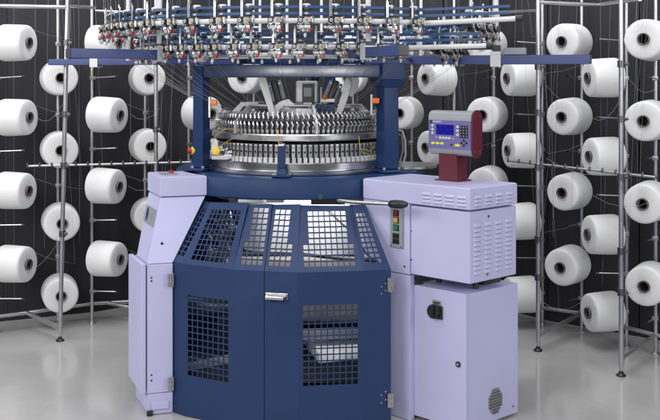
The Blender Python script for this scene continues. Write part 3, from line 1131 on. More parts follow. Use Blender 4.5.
def perf(g, bl, br, tr_, tl, holes_fn, th=0.004, inset=0.0):
    """plate with real square holes; holes_fn(ex width..) -> list of 2-D quads"""
    bl, br, tr_, tl = map(Vector, (bl, br, tr_, tl))
    ex, ey, n = plane_frame(bl, br, tl)

    def to2(p):
        q = p - bl
        return (q.dot(ex), q.dot(ey))
    quad = [to2(p) for p in (bl, br, tr_, tl)]
    holes = holes_fn(quad)

    def inside(p, margin=0.007):
        for i in range(4):
            a, b = Vector(quad[i]), Vector(quad[(i + 1) % 4])
            d = (b - a).normalized()
            if d.x * (p[1] - a.y) - d.y * (p[0] - a.x) < margin:
                return False
        return True
    holes = [h for h in holes if all(inside(p) for p in h)]
    bm = bmesh.new()
    edges = []
    for poly in [quad] + holes:
        vs = [bm.verts.new((x, y, 0)) for x, y in poly]
        for i in range(len(vs)):
            edges.append(bm.edges.new((vs[i], vs[(i + 1) % len(vs)])))
    bmesh.ops.triangle_fill(bm, use_beauty=True, use_dissolve=False, edges=edges, normal=(0, 0, 1))
    # drop any filled hole
    cents = [(sum(p[0] for p in h) / len(h), sum(p[1] for p in h) / len(h), min(abs(h[0][0] - h[1][0]), abs(h[1][1] - h[2][1])) / 2) for h in holes]
    kill = []
    for f in bm.faces:
        c = f.calc_center_median()
        for cx, cy, hr in cents:
            if abs(c.x - cx) < hr * 0.9 and abs(c.y - cy) < hr * 0.9:
                kill.append(f)
                break
    bmesh.ops.delete(bm, geom=kill, context='FACES_ONLY')
    # outward side is the one facing away from the axis
    mid = (bl + br + tr_ + tl) / 4
    outw = n if n.dot(Vector((mid.x - AX, mid.y - AY, 0))) > 0 else -n
    fr = list(bm.faces)
    vmap = {}
    for v in bm.verts:
        w = bl + ex * v.co.x + ey * v.co.y
        vmap[v] = (g.bm.verts.new(w), g.bm.verts.new(w - outw * th))
    for f in fr:
        vs = [vmap[v][0] for v in f.verts]
        g.bm.faces.new(vs)
        g.bm.faces.new([vmap[v][1] for v in f.verts][::-1])
    for e in bm.edges:
        if len(e.link_faces) == 1:
            a, b = e.verts
            g.bm.faces.new([vmap[a][0], vmap[b][0], vmap[b][1], vmap[a][1]])
    bm.free()


def no_holes(q):
    return []


def lerp2(a, b, t):
    return (a[0] + (b[0] - a[0]) * t, a[1] + (b[1] - a[1]) * t)


def bilin(nc, nr, u0, u1, v0, v1, gap=0.22):
    def fn(q):
        bl, br, tr_, tl = q
        out = []

        def pt(u, v):
            return lerp2(lerp2(bl, br, u), lerp2(tl, tr_, u), v)
        for j in range(nr):
            for i in range(nc):
                a0 = u0 + (u1 - u0) * (i + gap / 2) / nc
                a1 = u0 + (u1 - u0) * (i + 1 - gap / 2) / nc
                b0_ = v0 + (v1 - v0) * (j + gap / 2) / nr
                b1_ = v0 + (v1 - v0) * (j + 1 - gap / 2) / nr
                out.append([pt(a0, b0_), pt(a1, b0_), pt(a1, b1_), pt(a0, b1_)])
        return out
    return fn


def grid(rows_top, n_top, rows_bot, n_bot, t_top, align, margin=0.013):
    """rows of square holes; n_top columns in the upper rows, n_bot in the lower, following the panel edge or centre line"""
    def fn(q):
        bl, br, tr_, tl = q
        out = []
        for j in range(rows_top + rows_bot):
            t = t_top - j * PT
            f = (t - HO / 2) / ((tl[1] + tr_[1]) / 2)
            xl, xr = bl[0] + (tl[0] - bl[0]) * f, br[0] + (tr_[0] - br[0]) * f
            n_ = n_top if j < rows_top else n_bot
            w_ = n_ * PX - (PX - HW)
            x0 = xl + margin if align < 0 else (xr - margin - w_ if align > 0 else (xl + xr) / 2 - w_ / 2)
            for i in range(n_):
                x = x0 + i * PX
                out.append([(x, t - HO), (x + HW, t - HO), (x + HW, t), (x, t)])
        return out
    return fn


PX, HW = 0.0258, 0.0213
ZRIM = CAMZ - 819.0 / F
ZGT = CAMZ - 0.605
rim_px = [(170.5, 261.0), (183.5, 263.7), (232.6, 269.5), (264.6, 271.0), (297.0, 272.6), (363.0, 270.8), (391.0, 269.2)]
top_px = [(204.5, 200.5), (210.5, 202.2), (249.5, 204.6), (273.0, 205.2), (300.5, 205.4), (352.0, 204.8), (365.0, 204.3)]


def pz(px, py, z):
    Y = (CAMZ - z) * F / (py - HY)
    return Vector(((px - HX) * Y / F, Y, z))


RIM = [pz(x, y, ZRIM) for x, y in rim_px]
TOP = [pz(x, y, ZGT) for x, y in top_px]
TOP[3] = TOP[2].lerp(TOP[4], (273 - 249.5) / (300.5 - 249.5))
RIM[3] = RIM[2].lerp(RIM[4], (264.6 - 232.6) / (297 - 232.6))
BOT = [Vector((p.x, p.y, 0.003)) for p in RIM]
GAP = 0.004
dgap = (RIM[4] - RIM[2]).normalized() * GAP / 2


def w_at(a, b):
    return (b - a).length


left = G()
perf(left, RIM[0], RIM[1], TOP[1], TOP[0], bilin(2, 10, 0.18, 0.78, 0.10, 0.90, 0.24))
perf(left, RIM[1], RIM[2], TOP[2], TOP[1], bilin(8, 10, 0.10, 0.88, 0.07, 0.89, 0.19))
PT, HO = 0.0272, 0.0212
fw = w_at(RIM[2], RIM[3])
H_SL = ((TOP[3] - RIM[3]).length)
T_TOP = H_SL - 0.024
PT = (H_SL - 0.046) / 10
HO = PT * 0.82
print('GUARD', fw, H_SL, w_at(TOP[2], TOP[3]), w_at(TOP[3], TOP[4]))
perf(left, RIM[2], RIM[3] - dgap, TOP[3] - dgap, TOP[2], grid(6, 3, 4, 4, T_TOP, 1))
right = G()
perf(right, RIM[3] + dgap, RIM[4], TOP[4], TOP[3] + dgap, grid(6, 3, 4, 4, T_TOP, -1))
rw = w_at(RIM[4], RIM[5])
perf(right, RIM[4], RIM[5], TOP[5], TOP[4], grid(6, 7, 4, 9, T_TOP, 0))
perf(right, RIM[5], RIM[6], TOP[6], TOP[5], bilin(3, 10, 0.12, 0.80, 0.10, 0.88, 0.24))


def rect_grid(x0, ztop, nc, nr, pitch, hole, zb):
    def fn(q):
        out = []
        for j in range(nr):
            for i in range(nc):
                x, t = x0 + i * pitch, ztop - zb - j * pitch
                out.append([(x, t - hole), (x + hole, t - hole), (x + hole, t), (x, t)])
        return out
    return fn


zb = 0.003
# lower plates
perf(left, BOT[0], BOT[1], RIM[1], RIM[0], no_holes)
l1w = w_at(BOT[1], BOT[2])
zt_l = CAMZ - (293.5 - HY) * 4.36 / F
perf(left, BOT[1], BOT[2], RIM[2], RIM[1], rect_grid(0.024, zt_l, 8, 13, 0.0285, 0.0232, zb))
perf(left, BOT[2], BOT[3] - dgap, RIM[3] - dgap, RIM[2], no_holes)
perf(right, BOT[3] + dgap, BOT[4], RIM[4], RIM[3] + dgap, no_holes)
zt_r = CAMZ - (302.5 - HY) * 4.21 / F
perf(right, BOT[4], BOT[5], RIM[5], RIM[4], rect_grid(0.027, zt_r, 9, 13, 0.0274, 0.0224, zb))
perf(right, BOT[5], BOT[6], RIM[6], RIM[5], no_holes)
gl = part('guard_door', left, M['navy'], 20)
gr = part('guard_door', right, M['navy'], 20)


g = G()
rear = [RIM[0] + Vector((0.03, 0.06, 0))] + [pol(0.66, a, 0) for a in (-104, -135, 165, 135, 104)] + [RIM[6] + Vector((0.06, 0.10, 0))]
for i in range(len(rear) - 1):
    a, b = rear[i], rear[i + 1]
    n_ = Vector((-(b - a).y, (b - a).x, 0)).normalized()
    g.obox(Vector((a.x, a.y, 0.003)), Vector(((b - a).x, (b - a).y, 0)), n_ * 0.004, (0, 0, 0.93 if 0 < i < len(rear) - 2 else 0.60))
part('rear_guard', g, M['navy'])  # unseen closed back, added to keep the guard interior dark
g = G()
for i in (1, 2, 3, 4, 5):
    for lo, hi in ((RIM[i], TOP[i]), (BOT[i], RIM[i])):
        inn = Vector((AX - lo.x, AY - lo.y, 0)).normalized()
        side = Vector((-inn.y, inn.x, 0)) * 0.010
        o1, o2 = inn * 0.0062, inn * 0.0092
        g.hexa([lo + o1 - side, lo + o1 + side, lo + o2 + side, lo + o2 - side], [hi + o1 - side, hi + o1 + side, hi + o2 + side, hi + o2 - side])
part('light_seal_strip', g, M['navy'])  # strips added behind the guard seams to block leaking light


def hinge(p, d, out, parent, zc):
    g = G()
    c = Vector((p.x, p.y, zc)) + out * 0.006
    g.obox(c - d * 0.003 - UZ0 * 0.031, d * 0.012, out * 0.003, (0, 0, 0.062), 0.001)
    g.obox(c - d * 0.018 - UZ0 * 0.031, d * 0.011, out * 0.003, (0, 0, 0.062), 0.001)
    for k in range(3):
        z0h = -0.031 + k * 0.0215
        g.cyl(c - d * 0.005 + UZ0 * z0h + out * 0.002, c - d * 0.005 + UZ0 * (z0h + 0.019) + out * 0.002, 0.0058, 12)
    for s in (-0.020, 0.020):
        for off in (0.005, -0.013):
            q = c + d * off + out * 0.003 + UZ0 * s
            g.cyl(q, q + out * 0.003, 0.0034, 8, mi=1)
    sub('hinge', g, [M['hinge'], M['steel']], parent)


UZ0 = Vector((0, 0, 1))
dr = (RIM[5] - RIM[6]).normalized()
outr = Vector((0.25, -0.97, 0)).normalized()
dl = (RIM[1] - RIM[0]).normalized()
outl = Vector((-0.6, -0.8, 0)).normalized()
for y in (284.5, 400):
    hinge(RIM[6], -dr, outr, gr, CAMZ - (y - HY) * RIM[6].y / F)
for y in (280, 384):
    hinge(Vector((-0.737, 4.362, 0)), Vector((-0.957, -0.29, 0)).normalized(), Vector((0.29, -0.957, 0)).normalized(), gl, CAMZ - (y - HY) * 4.36 / F)
# screws near the hinges
for y in (283, 290, 391, 399):
    g = G()
    for off in (0.026, 0.046):
        q = RIM[6] + dr * off
        q = Vector((q.x, q.y, CAMZ - (y + (off > 0.03) * 3 - HY) * RIM[6].y / F))
        g.cyl(q, q + outr * 0.004, 0.004, 8)
    sub('screw', g, M['steel'], gr)
# door pull
g = G()
nf = plane_frame(BOT[3], BOT[4], RIM[3])[2]
nf = nf if nf.y < 0 else -nf
df = (RIM[4] - RIM[3]).normalized()
zh = CAMZ - (293 - HY) * 4.22 / F
hc = RIM[3] + df * 0.004
hc = Vector((hc.x, hc.y, zh))
g.obox(hc - Vector((0, 0, 0.013)) + nf * 0.0005, df * 0.105, nf * 0.006, (0, 0, 0.026), 0.004)
g.tube([hc + df * 0.008 + nf * 0.006 + Vector((0, 0, -0.004)), hc + df * 0.012 + nf * 0.030 + Vector((0, 0, -0.004)), hc + df * 0.09 + nf * 0.030 + Vector((0, 0, -0.004)), hc + df * 0.096 + nf * 0.006 + Vector((0, 0, -0.004))], 0.008, 10)
sub('handle', g, M['steel'], gr)
# frame rails at the top of the guard, silver strip and latch
g = G()
zz = ZGT + 0.011
for a, b in ((238, 262), (266, 284)):
    pa, pb_ = P(a, 201, 4.46), P(b, 201, 4.46)
    g.obox(Vector((pa.x, pa.y, zz - 0.006)), pb_ - pa, (0, 0.05, 0), (0, 0, 0.016), 0.003)
part('guard_latch', g, M['bracket'])
g = G()
pa = P(232, 201, 4.47)
g.box(pa + Vector((0, 0.02, 0.0)), (0.03, 0.04, 0.025), None, 0.002)
part('latch_block', g, M['black'])
g = G()
g.box(P(328, 202.2, 4.47) + Vector((0, 0.02, 0)), (0.16, 0.04, 0.022), None, 0.002)
part('latch_block', g, M['black'])

# take-down frame, spreader and shafts inside the guard
g = G()
g.box((AX - 0.02, AY + 0.0, 0.10), (1.0, 0.75, 0.12), None, 0.01, mi=0)
for s in (-1, 1):
    g.box((AX + s * 0.40, AY + 0.05, 0.45), (0.05, 0.30, 0.60), None, 0.005, mi=0)
g.box((AX, AY - 0.16, 0.62), (0.95, 0.05, 0.07), None, 0.004, mi=0)
part('take_down_frame', g, [M['dark']])
g = G()
g.lathe([(0, -0.40), (0.075, -0.40), (0.075, 0.40), (0, 0.40)], 32, Matrix.Translation((AX + 0.08, 4.78, 0.395)) @ Matrix.Rotation(R(90), 4, 'Y'))
part('take_down_roller', g, M['roll'])
g = G()
g.obox((AX - 0.10, 4.62, 0.262), (0.62, 0.10, 0), (0, 0.05, 0), (0, 0, 0.045), 0.003)
part('cross_bar', g, M['grey'])
g = G()
g.tube([pz(228, 265, 0.70) + Vector((0, 0.30, 0)), pz(300, 263.5, 0.72) + Vector((0, 0.22, 0)), pz(345, 268, 0.71) + Vector((0, 0.2, 0)), pz(392, 271, 0.69) + Vector((0, 0.2, 0))], 0.008, 8)
part('drive_shaft', g, M['black'])
g = G()
g.box((AX + 0.02, 4.64, 0.645), (0.74, 0.08, 0.045), None, 0.008)
part('spreader', g, M['wood'])
g = G()
g.cyl(P(325, 208, 4.55), P(352, 232, 4.45), 0.006, 8)
g.cyl(P(361, 246, 4.48), P(380, 268, 4.40), 0.008, 8)
part('gas_strut', g, M['black'])
g = G()
g.obox(P(186, 372, 4.62), P(230, 363, 4.55) - P(186, 372, 4.62), (0, 0.05, 0), (0, 0, 0.030), 0.003)
part('floor_bar', g, M['bracket'])
g = G()
g.lathe([(0, -0.17), (0.05, -0.17), (0.05, 0.17), (0, 0.17)], 24, Matrix.Translation(P(218, 305, 4.72)) @ Matrix.Rotation(R(90), 4, 'Y'))
part('guide_roller', g, M['dsteel'])
# pneumatic clutter behind the left mesh
g = G()
for k in range(26):
    c = P(random.uniform(206, 246), random.uniform(210, 262), random.uniform(4.62, 4.8))
    g.box(c, (random.uniform(0.015, 0.07), 0.03, random.uniform(0.01, 0.03)),
          Matrix.Rotation(random.uniform(-0.9, 0.9), 3, 'Y'), 0.002, mi=random.choice((0, 0, 1, 2)))
for k in range(7):
    a = P(random.uniform(200, 240), random.uniform(205, 230), 4.7)
    b = P(random.uniform(205, 246), random.uniform(235, 265), 4.65)
    g.tube([a, a.lerp(b, 0.5) + Vector((random.uniform(-.05, .05), 0.02, 0)), b], 0.006, 6, mi=random.choice((0, 1)))
part('valve_block', g, [M['black'], M['dsteel'], M['steel']])
# lever on the right cabinet
g = G()
g.tube([P(338, 200.5, 4.40), P(352, 202, 4.36), P(391, 204, 4.22)], 0.0085, 12)
lv = part('crank_lever', g, M['steel'])
g = G()
a, b = P(389.5, 204, 4.22), P(407.5, 204.6, 4.155)
g.tube([a, a.lerp(b, 0.08), a.lerp(b, 0.35), a.lerp(b, 0.75), a.lerp(b, 0.95), b], [0.012, 0.017, 0.0195, 0.0175, 0.011, 0.004], 16)
sub('grip', g, M['black'], lv)

# ------------------------------------------------------------------ right cabinets
U = Vector((0.743, -0.669, 0)).normalized()
V = Vector((0.76, 0.65, 0)).normalized()
NU = Vector((-U.y, U.x, 0)) * -1            # outward normal of the front face
NU = NU if NU.y < 0 else -NU
NV = Vector((V.y, -V.x, 0))
NV = NV if NV.x > 0 else -NV
UZ = Vector((0, 0, 1))
A = Vector((0.598, 4.06, 0))


def at(o, u=0.0, v=0.0, z=0.0):
    return Vector((o.x + U.x * u + V.x * v, o.y + U.y * u + V.y * v, z))


zT = CAMZ - 0.484
zS = CAMZ - 0.581
zU = CAMZ - 0.897
# leg column between guard and boxes
g = G()
g.obox(at(A, -0.60, 0.005, zU - 0.004), U * 0.274, V * 0.09, (0, 0, zS - 0.001 - zU + 0.004), 0.004, mi=0)
g.obox(at(A, -0.40, 0.022, zU), U * 0.09, V * 0.06, (0, 0, zS - 0.012 - zU), 0, mi=1)
g.obox(at(A, -0.60, 0.006, 0.001), U * 0.274, V * 0.03, (0, 0, zU - 0.008), 0.004, mi=0)
g.obox(at(A, -0.42, 0.037, 0.02), U * 0.098, V * 0.05, (0, 0, zU - 0.05), 0, mi=1)
C = Vector((0.5965, 4.125, 0))
lg = part('leg_pillar', g, [M['lav'], M['dark']])
for uu, z in ((-0.355, zU + 0.03), (-0.40, zU + 0.12)):
    g = G()
    c = at(A, uu, 0.005, z) + NU * 0.0005
    g.cyl(c, c + NU * 0.002, 0.0045, 10)
    sub('cable_hole', g, M['black'], lg)
# top slab
g = G()
g.obox(at(A, -0.60, 0.0, zS), U * 0.60, V * 0.325, (0, 0, zT - zS), 0.009)
W, Hh = 0.048, 0.0135
for i in range(4):
    for j in range(4):
        if j == 0:
            continue
        g.louver(at(A, -0.255 + i * 0.0625, 0, zT - 0.032 - j * 0.0165) + NU * 0.0004, U, UZ, NU, W, Hh, 0.005)
        g.louver(at(A, 0, 0.030 + i * 0.0705, zT - 0.032 - j * 0.0165) + NV * 0.0004, V, UZ, NV, 0.047, Hh, 0.005)
tc_ = part('cabinet_hood', g, [M['lav'], M['dark']])
# drive cabinet
g = G()
g.obox(at(A, -0.322, 0.004, zU), U * 0.318, V * 0.317, (0, 0, zS - 0.006 - zU), 0.007)
for i in range(4):
    for j in range(11):
        g.louver(at(A, 0 - 0.004, 0.030 + i * 0.0705, zS - 0.075 - j * 0.0205) + NV * 0.0004, V, UZ, NV, 0.047, 0.0155, 0.0055)
dc = part('drive_cabinet', g, [M['lav'], M['dark']])
for v_, z in ((0.125, zS - 0.035), (0.118, zU + 0.028)):
    g = G()
    c = at(A, -0.004, v_, z) + NV * 0.0003
    g.cyl(c, c + NV * 0.003, 0.006, 10)
    sub('screw', g, M['steel'], dc)
g = G()
for z in (zS - 0.12, zS - 0.25):
    c = at(A, -0.315, 0.004, z)
    g.cyl(c, c + NU * 0.002, 0.004, 8)
sub('rivet', g, M['steel'], dc)
# lower switch cabinet
zL, z0 = CAMZ - 0.952, 0.012
g = G()
g.obox(at(C, -0.305, 0.010, z0), U * 0.302, V * 0.345, (0, 0, zL - z0 - 0.001), 0.006)
sc_ = part('switch_cabinet', g, M['lav'])
g = G()
g.obox(at(C, -0.298, -0.012, z0 + 0.006), U * 0.298, V * 0.020, (0, 0, zL - z0 - 0.004), 0.004)
sub('door', g, M['lav'], sc_)
g = G()
for z in (zL - 0.055, z0 + 0.075):
    g.obox(at(C, -0.303, -0.014, z - 0.016), U * 0.010, V * 0.012, (0, 0, 0.032), 0.001)
sub('door_hinge', g, M['black'], sc_)
# main switch: backplate, knob, name strip
zsw = CAMZ - (308 - HY) * 4.27 / F
csw = at(C, -0.150, -0.0125, zsw)
g = G()
g.obox(csw - U * 0.030 + Vector((0, 0, -0.034)) + NU * 0.0003, U * 0.062, NU * 0.010, (0, 0, 0.060), 0.004, mi=0)
g.cyl(csw + NU * 0.010 - U * 0.006, csw + NU * 0.026 - U * 0.006, 0.031, 24, mi=0)
g.obox(csw + NU * 0.026 - U * 0.014 + Vector((0, 0, -0.028)), U * 0.016, NU * 0.010, (0, 0, 0.056), 0.003, mi=0)
g.obox(csw - U * 0.024 + Vector((0, 0, 0.027)) + NU * 0.0003, U * 0.046, NU * 0.004, (0, 0, 0.020), 0.001, mi=1)
for k in range(4):
    g.obox(csw - U * (0.017 - k * 0.009) + Vector((0, 0, 0.031)) + NU * 0.0043, U * 0.006, NU * 0.0008, (0, 0, 0.011), 0, mi=0)
sub('main_switch', g, [M['black'], M['lgrey']], sc_)
zlk = CAMZ - (361 - HY) * 4.19 / F
clk = at(C, -0.037, -0.0125, zlk)
g = G()
g.cyl(clk, clk + NU * 0.005, 0.0125, 20, mi=0)
g.cyl(clk + NU * 0.005, clk + NU * 0.007, 0.0065, 16, mi=1)
g.box(clk + NU * 0.007, (0.002, 0.002, 0.008), None, 0, mi=0)
sub('door_lock', g, [M['black'], M['steel']], sc_)
# fan grille: octagon plate with slots on the right side
cf = at(C, -0.003, 0.190, CAMZ - (398 - HY) * 4.29 / F)
g = G()
pts = []
for k in range(8):
    a = R(22.5 + 45 * k)
    pts.append((0.050 * math.cos(a), 0.062 * math.sin(a)))
va = [g.bm.verts.new(cf + V * x + UZ * y + NV * 0.0008) for x, y in pts]
vb = [g.bm.verts.new(cf + V * x + UZ * y + NV * 0.0035) for x, y in pts]
g.bm.faces.new(vb)
g.bm.faces.new(va[::-1])
for k in range(8):
    j = (k + 1) % 8
    g.bm.faces.new([va[k], va[j], vb[j], vb[k]])
for i in range(-5, 6):
    for j in range(-4, 5):
        x, y = i * 0.008, j * 0.0125 + (i % 2) * 0.003
        if abs(x) / 0.046 + abs(y) / 0.058 < 1.3 and abs(x) < 0.042 and abs(y) < 0.053:
            c = cf + V * x + UZ * y + NV * 0.0036
            g.obox(c - V * 0.0028 - UZ * 0.0042, V * 0.0056, UZ * 0.0084, NV * 0.0006, 0, mi=1)
for i in range(-2, 3):
    for k, y in enumerate((-0.034, 0.0, 0.030)):
        c = cf + V * (i * 0.014) + UZ * (y + 0.004) + NV * 0.0043
        g.cyl(c, c + NV * 0.0012, 0.0018, 6, mi=2)
sub('fan_grille', g, [M['grey'], M['dark'], M['whitep']], sc_)
g = G()
for v_, z in ((0.045, 0.045), (0.315, 0.050)):
    c = at(C, -0.003, v_, z)
    g.cyl(c, c + NV * 0.003, 0.006, 10)
sub('screw', g, M['steel'], sc_)
g = G()
g.cyl(at(C, -0.05, 0.12, zL - 0.002), at(C, -0.05, 0.12, zU + 0.002), 0.014, 12)
g.cyl(at(C, -0.25, 0.12, zL - 0.002), at(C, -0.25, 0.12, zU + 0.002), 0.014, 12)
g.obox(at(C, -0.27, 0.20, zL - 0.001), U * 0.2, V * 0.12, (0, 0, zU - zL + 0.003), 0)
part('spacer', g, M['dark'])
# plinth of the pillar
g = G()
g.obox(at(A, -0.57, 0.04, 0.001), U * 0.20, V * 0.2, (0, 0, 0.05), 0.003)
part('plinth', g, M['lav'])

# push button station on the pillar
cb = at(A, -0.405, 0.005, 0)
yb = cb.y
zb0, zb1 = CAMZ - (247.5 - HY) * yb / F, CAMZ - (205.5 - HY) * yb / F
g = G()
g.obox(at(A, -0.432, 0.0045, zb0), U * 0.072, NU * 0.010, (0, 0, zb1 - zb0), 0.003)
bp_ = part('button_station', g, M['grey'])
ctr = at(A, -0.396, 0.0045, 0) + NU * 0.010
for nm, y, m in (('red', 212.6, 'dred'), ('amber', 219.6, 'amber'), ('green', 227.2, 'green')):
    z = CAMZ - (y - HY) * yb / F
    g = G()
    g.obox(ctr - U * 0.0165 + UZ * (z - 0.0145), U * 0.033, NU * 0.003, (0, 0, 0.029), 0.001, mi=1)
    g.obox(ctr - U * 0.012 + UZ * (z - 0.011) + NU * 0.003, U * 0.024, NU * 0.005, (0, 0, 0.022), 0.002, mi=0)
    o = sub('push_button', g, [M[m], M['black']], bp_)
    o['label'] = nm + ' push button'
z = CAMZ - (238 - HY) * yb / F
g = G()
for i in (-1, 1):
    for j in (-1, 1):
        g.obox(ctr - U * (0.0085 - i * 0.0095) + UZ * (z + j * 0.0125 - 0.0115), U * 0.017, NU * 0.004, (0, 0, 0.023), 0.001)
sub('selector_keys', g, M['black'], bp_)
g = G()
for s in (-0.029, 0.029):
    for zz in (zb0 + 0.007, zb1 - 0.007):
        c = ctr + U * s + UZ * zz
        g.cyl(c, c + NU * 0.002, 0.0035, 8)
sub('screw', g, M['steel'], bp_)

# control panel on burgundy stand
pc0 = Vector((0.453, 4.397, 0))
pW, zp0, zp1 = 0.2455, 1.193, 1.397
# stand
g = G()
st = Vector((0.555, 4.345, 0))
g.obox(st - U * 0.055 - V * 0.02 + UZ * (zT + 0.004), U * 0.10, V * 0.075, (0, 0, 0.17), 0.004)
g.obox(st - U * 0.068 - V * 0.03 + UZ * (zT + 0.0005), U * 0.126, V * 0.095, (0, 0, 0.006), 0.001)
part('panel_stand', g, M['burg'])


def cp(u, v, z):
    return Vector((pc0.x + U.x * u + V.x * v, pc0.y + U.y * u + V.y * v, z))


# housing: rounded section extruded along U
g = G()
sec = []
hh = zp1 - zp0
for k in range(7):
    a = R(90 * k / 6)
    sec.append((0.030 - 0.030 * math.sin(a), zp1 - 0.030 + 0.030 * math.cos(a)))
for k in range(7):
    a = R(90 * k / 6)
    sec.append((0.030 - 0.030 * math.cos(a), zp0 + 0.030 - 0.030 * math.sin(a)))
sec += [(0.056, zp0), (0.056, zp1)]
ra = [g.bm.verts.new(cp(0.004, v, z)) for v, z in sec]
rb = [g.bm.verts.new(cp(pW - 0.004, v, z)) for v, z in sec]
g.bm.faces.new(ra); g.bm.faces.new(rb[::-1])
for i in range(len(sec)):
    j = (i + 1) % len(sec)
    g.bm.faces.new([ra[i], rb[i], rb[j], ra[j]])
cpn = part('control_panel', g, M['lgrey'])
for u0, mname in ((pW - 0.0045, 'burg'),):
    g = G()
    sec2 = []
    cx, rr2 = 0.029, 0.034
    for k in range(13):
        a = R(180 * k / 12)
        sec2.append((cx - rr2 * math.cos(a), zp1 - 0.030 + 0.036 * math.sin(a)))
    for k in range(13):
        a = R(180 * k / 12)
        sec2.append((cx + rr2 * math.cos(a), zp0 + 0.030 - 0.036 * math.sin(a)))
    ra = [g.bm.verts.new(cp(u0, v, z)) for v, z in sec2]
    rb = [g.bm.verts.new(cp(u0 + 0.0075, v, z)) for v, z in sec2]
    g.bm.faces.new(ra); g.bm.faces.new(rb[::-1])
    for i in range(len(sec2)):
        j = (i + 1) % len(sec2)
        g.bm.faces.new([ra[i], rb[i], rb[j], ra[j]])
    o = sub('side_plate', g, M[mname], cpn)
    if u0 > 0:
        g = G()
        for v_ in (0.012, 0.046):
            for z in (zp1 - 0.022, zp0 + 0.022):
                c = cp(u0 + 0.0075, v_, z)
                g.cyl(c, c + NV * 0.003, 0.0045, 10)
        sub('screw', g, M['steel'], cpn)
# keypad film
k0, k1 = 0.006, pW - 0.008
kz0, kz1 = zp0 + 0.031, zp1 - 0.043


def plate(g, u0, u1, za, zb_, th0, th1, mi=0, bev=0.0):
    c = cp(u0, 0, za)
    g.obox(c + NU * th0, U * (u1 - u0), NU * (th1 - th0), (0, 0, zb_ - za), bev, mi)


g = G()
plate(g, k0, k1, kz0, kz1, 0.0003, 0.003, 0, 0.0008)
sub('keypad_film', g, M['purple'], cpn)
g = G()


def kp(fx, fy):                          # fraction across the film, from top left
    return k0 + (k1 - k0) * fx, kz1 - (kz1 - kz0) * fy


# reference zoom: film spans x 75..470, y 130..420(+~25)
def zx(x): return (x - 75) / 395.0
def zy(y): return (y - 132) / 312.0


ua, za = kp(zx(150), zy(290)); ub, zb_ = kp(zx(315), zy(180))
plate(g, ua, ub, za, zb_, 0.0032, 0.0045)
for r_ in range(5):
    for k in range(9):
        if random.random() < 0.28:
            uu = ua + (ub - ua) * (0.08 + 0.095 * k)
            z_ = za + (zb_ - za) * (0.12 + 0.17 * r_)
            plate(g, uu, uu + (ub - ua) * 0.06, z_, z_ + 0.0028, 0.00455, 0.0047, 1)
sub('screen', g, [M['screen'], M['lcdtext']], cpn)
g = G()


def key(x, y, rx, ry, mi):
    u, z = kp(zx(x), zy(y))
    c = cp(u, 0, z) + NU * 0.0031
    n_ = 14
    du, dz = rx * (k1 - k0) / 395.0, ry * (kz1 - kz0) / 312.0
    va = [g.bm.verts.new(c + U * du * math.cos(2 * math.pi * k / n_) + UZ * dz * math.sin(2 * math.pi * k / n_)) for k in range(n_)]
    vb = [g.bm.verts.new(v.co + NU * 0.0012) for v in va]
    f = g.bm.faces.new(vb); f.material_index = mi
    for k in range(n_):
        j = (k + 1) % n_
        f = g.bm.faces.new([va[k], va[j], vb[j], vb[k]]); f.material_index = mi


for y in (192, 234, 275):
    key(114, y, 12, 15, 0)
for y in (197, 240, 284):
    key(351, y, 14, 15, 0)
for x in (188, 217, 246, 274):
    key(x, 325, 13, 15, 0)
key(151, 322, 8, 6, 0); key(311, 328, 8, 6, 0)
for x in (118, 162, 203):
    key(x, 387, 19, 14, 1)
key(349, 398, 27, 14, 1)
key(292, 396, 13, 13, 2)
for (x, y) in ((408, 343), (386, 369), (430, 369), (408, 396)):
    u, z = kp(zx(x), zy(y))
    c = cp(u, 0, z) + NU * 0.0031
    rr_ = 0.0075
    va = [g.bm.verts.new(c + U * rr_ * a + UZ * rr_ * b) for a, b in ((1, 0), (0, 1), (-1, 0), (0, -1))]
    vb = [g.bm.verts.new(v.co + NU * 0.0012) for v in va]
    f = g.bm.faces.new(vb); f.material_index = 3
    for k in range(4):
        f = g.bm.faces.new([va[k], va[(k + 1) % 4], vb[(k + 1) % 4], vb[k]]); f.material_index = 3
sub('key', g, [M['whitep'], M['lime'], M['dred'], M['black']], cpn)
g = G()
for r_ in range(4):
    for c_ in range(3):
        u, z = kp(zx(380 + 27 * c_), zy(203 + 31 * r_))
        plate(g, u - 0.0068, u + 0.0068, z - 0.0085, z + 0.0085, 0.0032, 0.0052, 0, 0.001)
        plate(g, u - 0.002, u + 0.002, z - 0.003, z + 0.003, 0.0053, 0.0056, 1)
sub('number_keypad', g, [M['black'], M['lgrey']], cpn)
# small round emblem with illegible lettering line at the head of the film
g = G()
key_c = kp(zx(100), zy(150))
c = cp(key_c[0], 0, key_c[1] - 0.001) + NU * 0.0031
n_ = 20
va = [g.bm.verts.new(c + U * 0.0075 * math.cos(2 * math.pi * k / n_) + UZ * 0.0085 * math.sin(2 * math.pi * k / n_)) for k in range(n_)]
vb = [g.bm.verts.new(v.co + NU * 0.0012) for v in va]
g.bm.faces.new(vb)
for k in range(n_):
    g.bm.faces.new([va[k], va[(k + 1) % n_], vb[(k + 1) % n_], vb[k]])
u, z = kp(zx(118), zy(150))
for k in range(10):
    wdt = 0.0036 if k % 3 else 0.0026
    plate(g, u + k * 0.0048, u + k * 0.0048 + wdt, z - 0.0035, z + 0.003 + (k % 2) * 0.0015, 0.0032, 0.0042, 1)
sub('emblem', g, [M['navyink'], M['whitep']], cpn)

# ------------------------------------------------------------------ left side cabinet
UL = Vector((0.957, 0.29, 0)).normalized()
VL = Vector((-0.40, 0.92, 0)).normalized()
NUL = Vector((UL.y, -UL.x, 0))
NVL = Vector((-VL.y, VL.x, 0))
NVL = NVL if NVL.x < 0 else -NVL
Lc = Vector((-0.837, 4.346, 0))
Tc = Vector((-0.803, 4.50, 0))


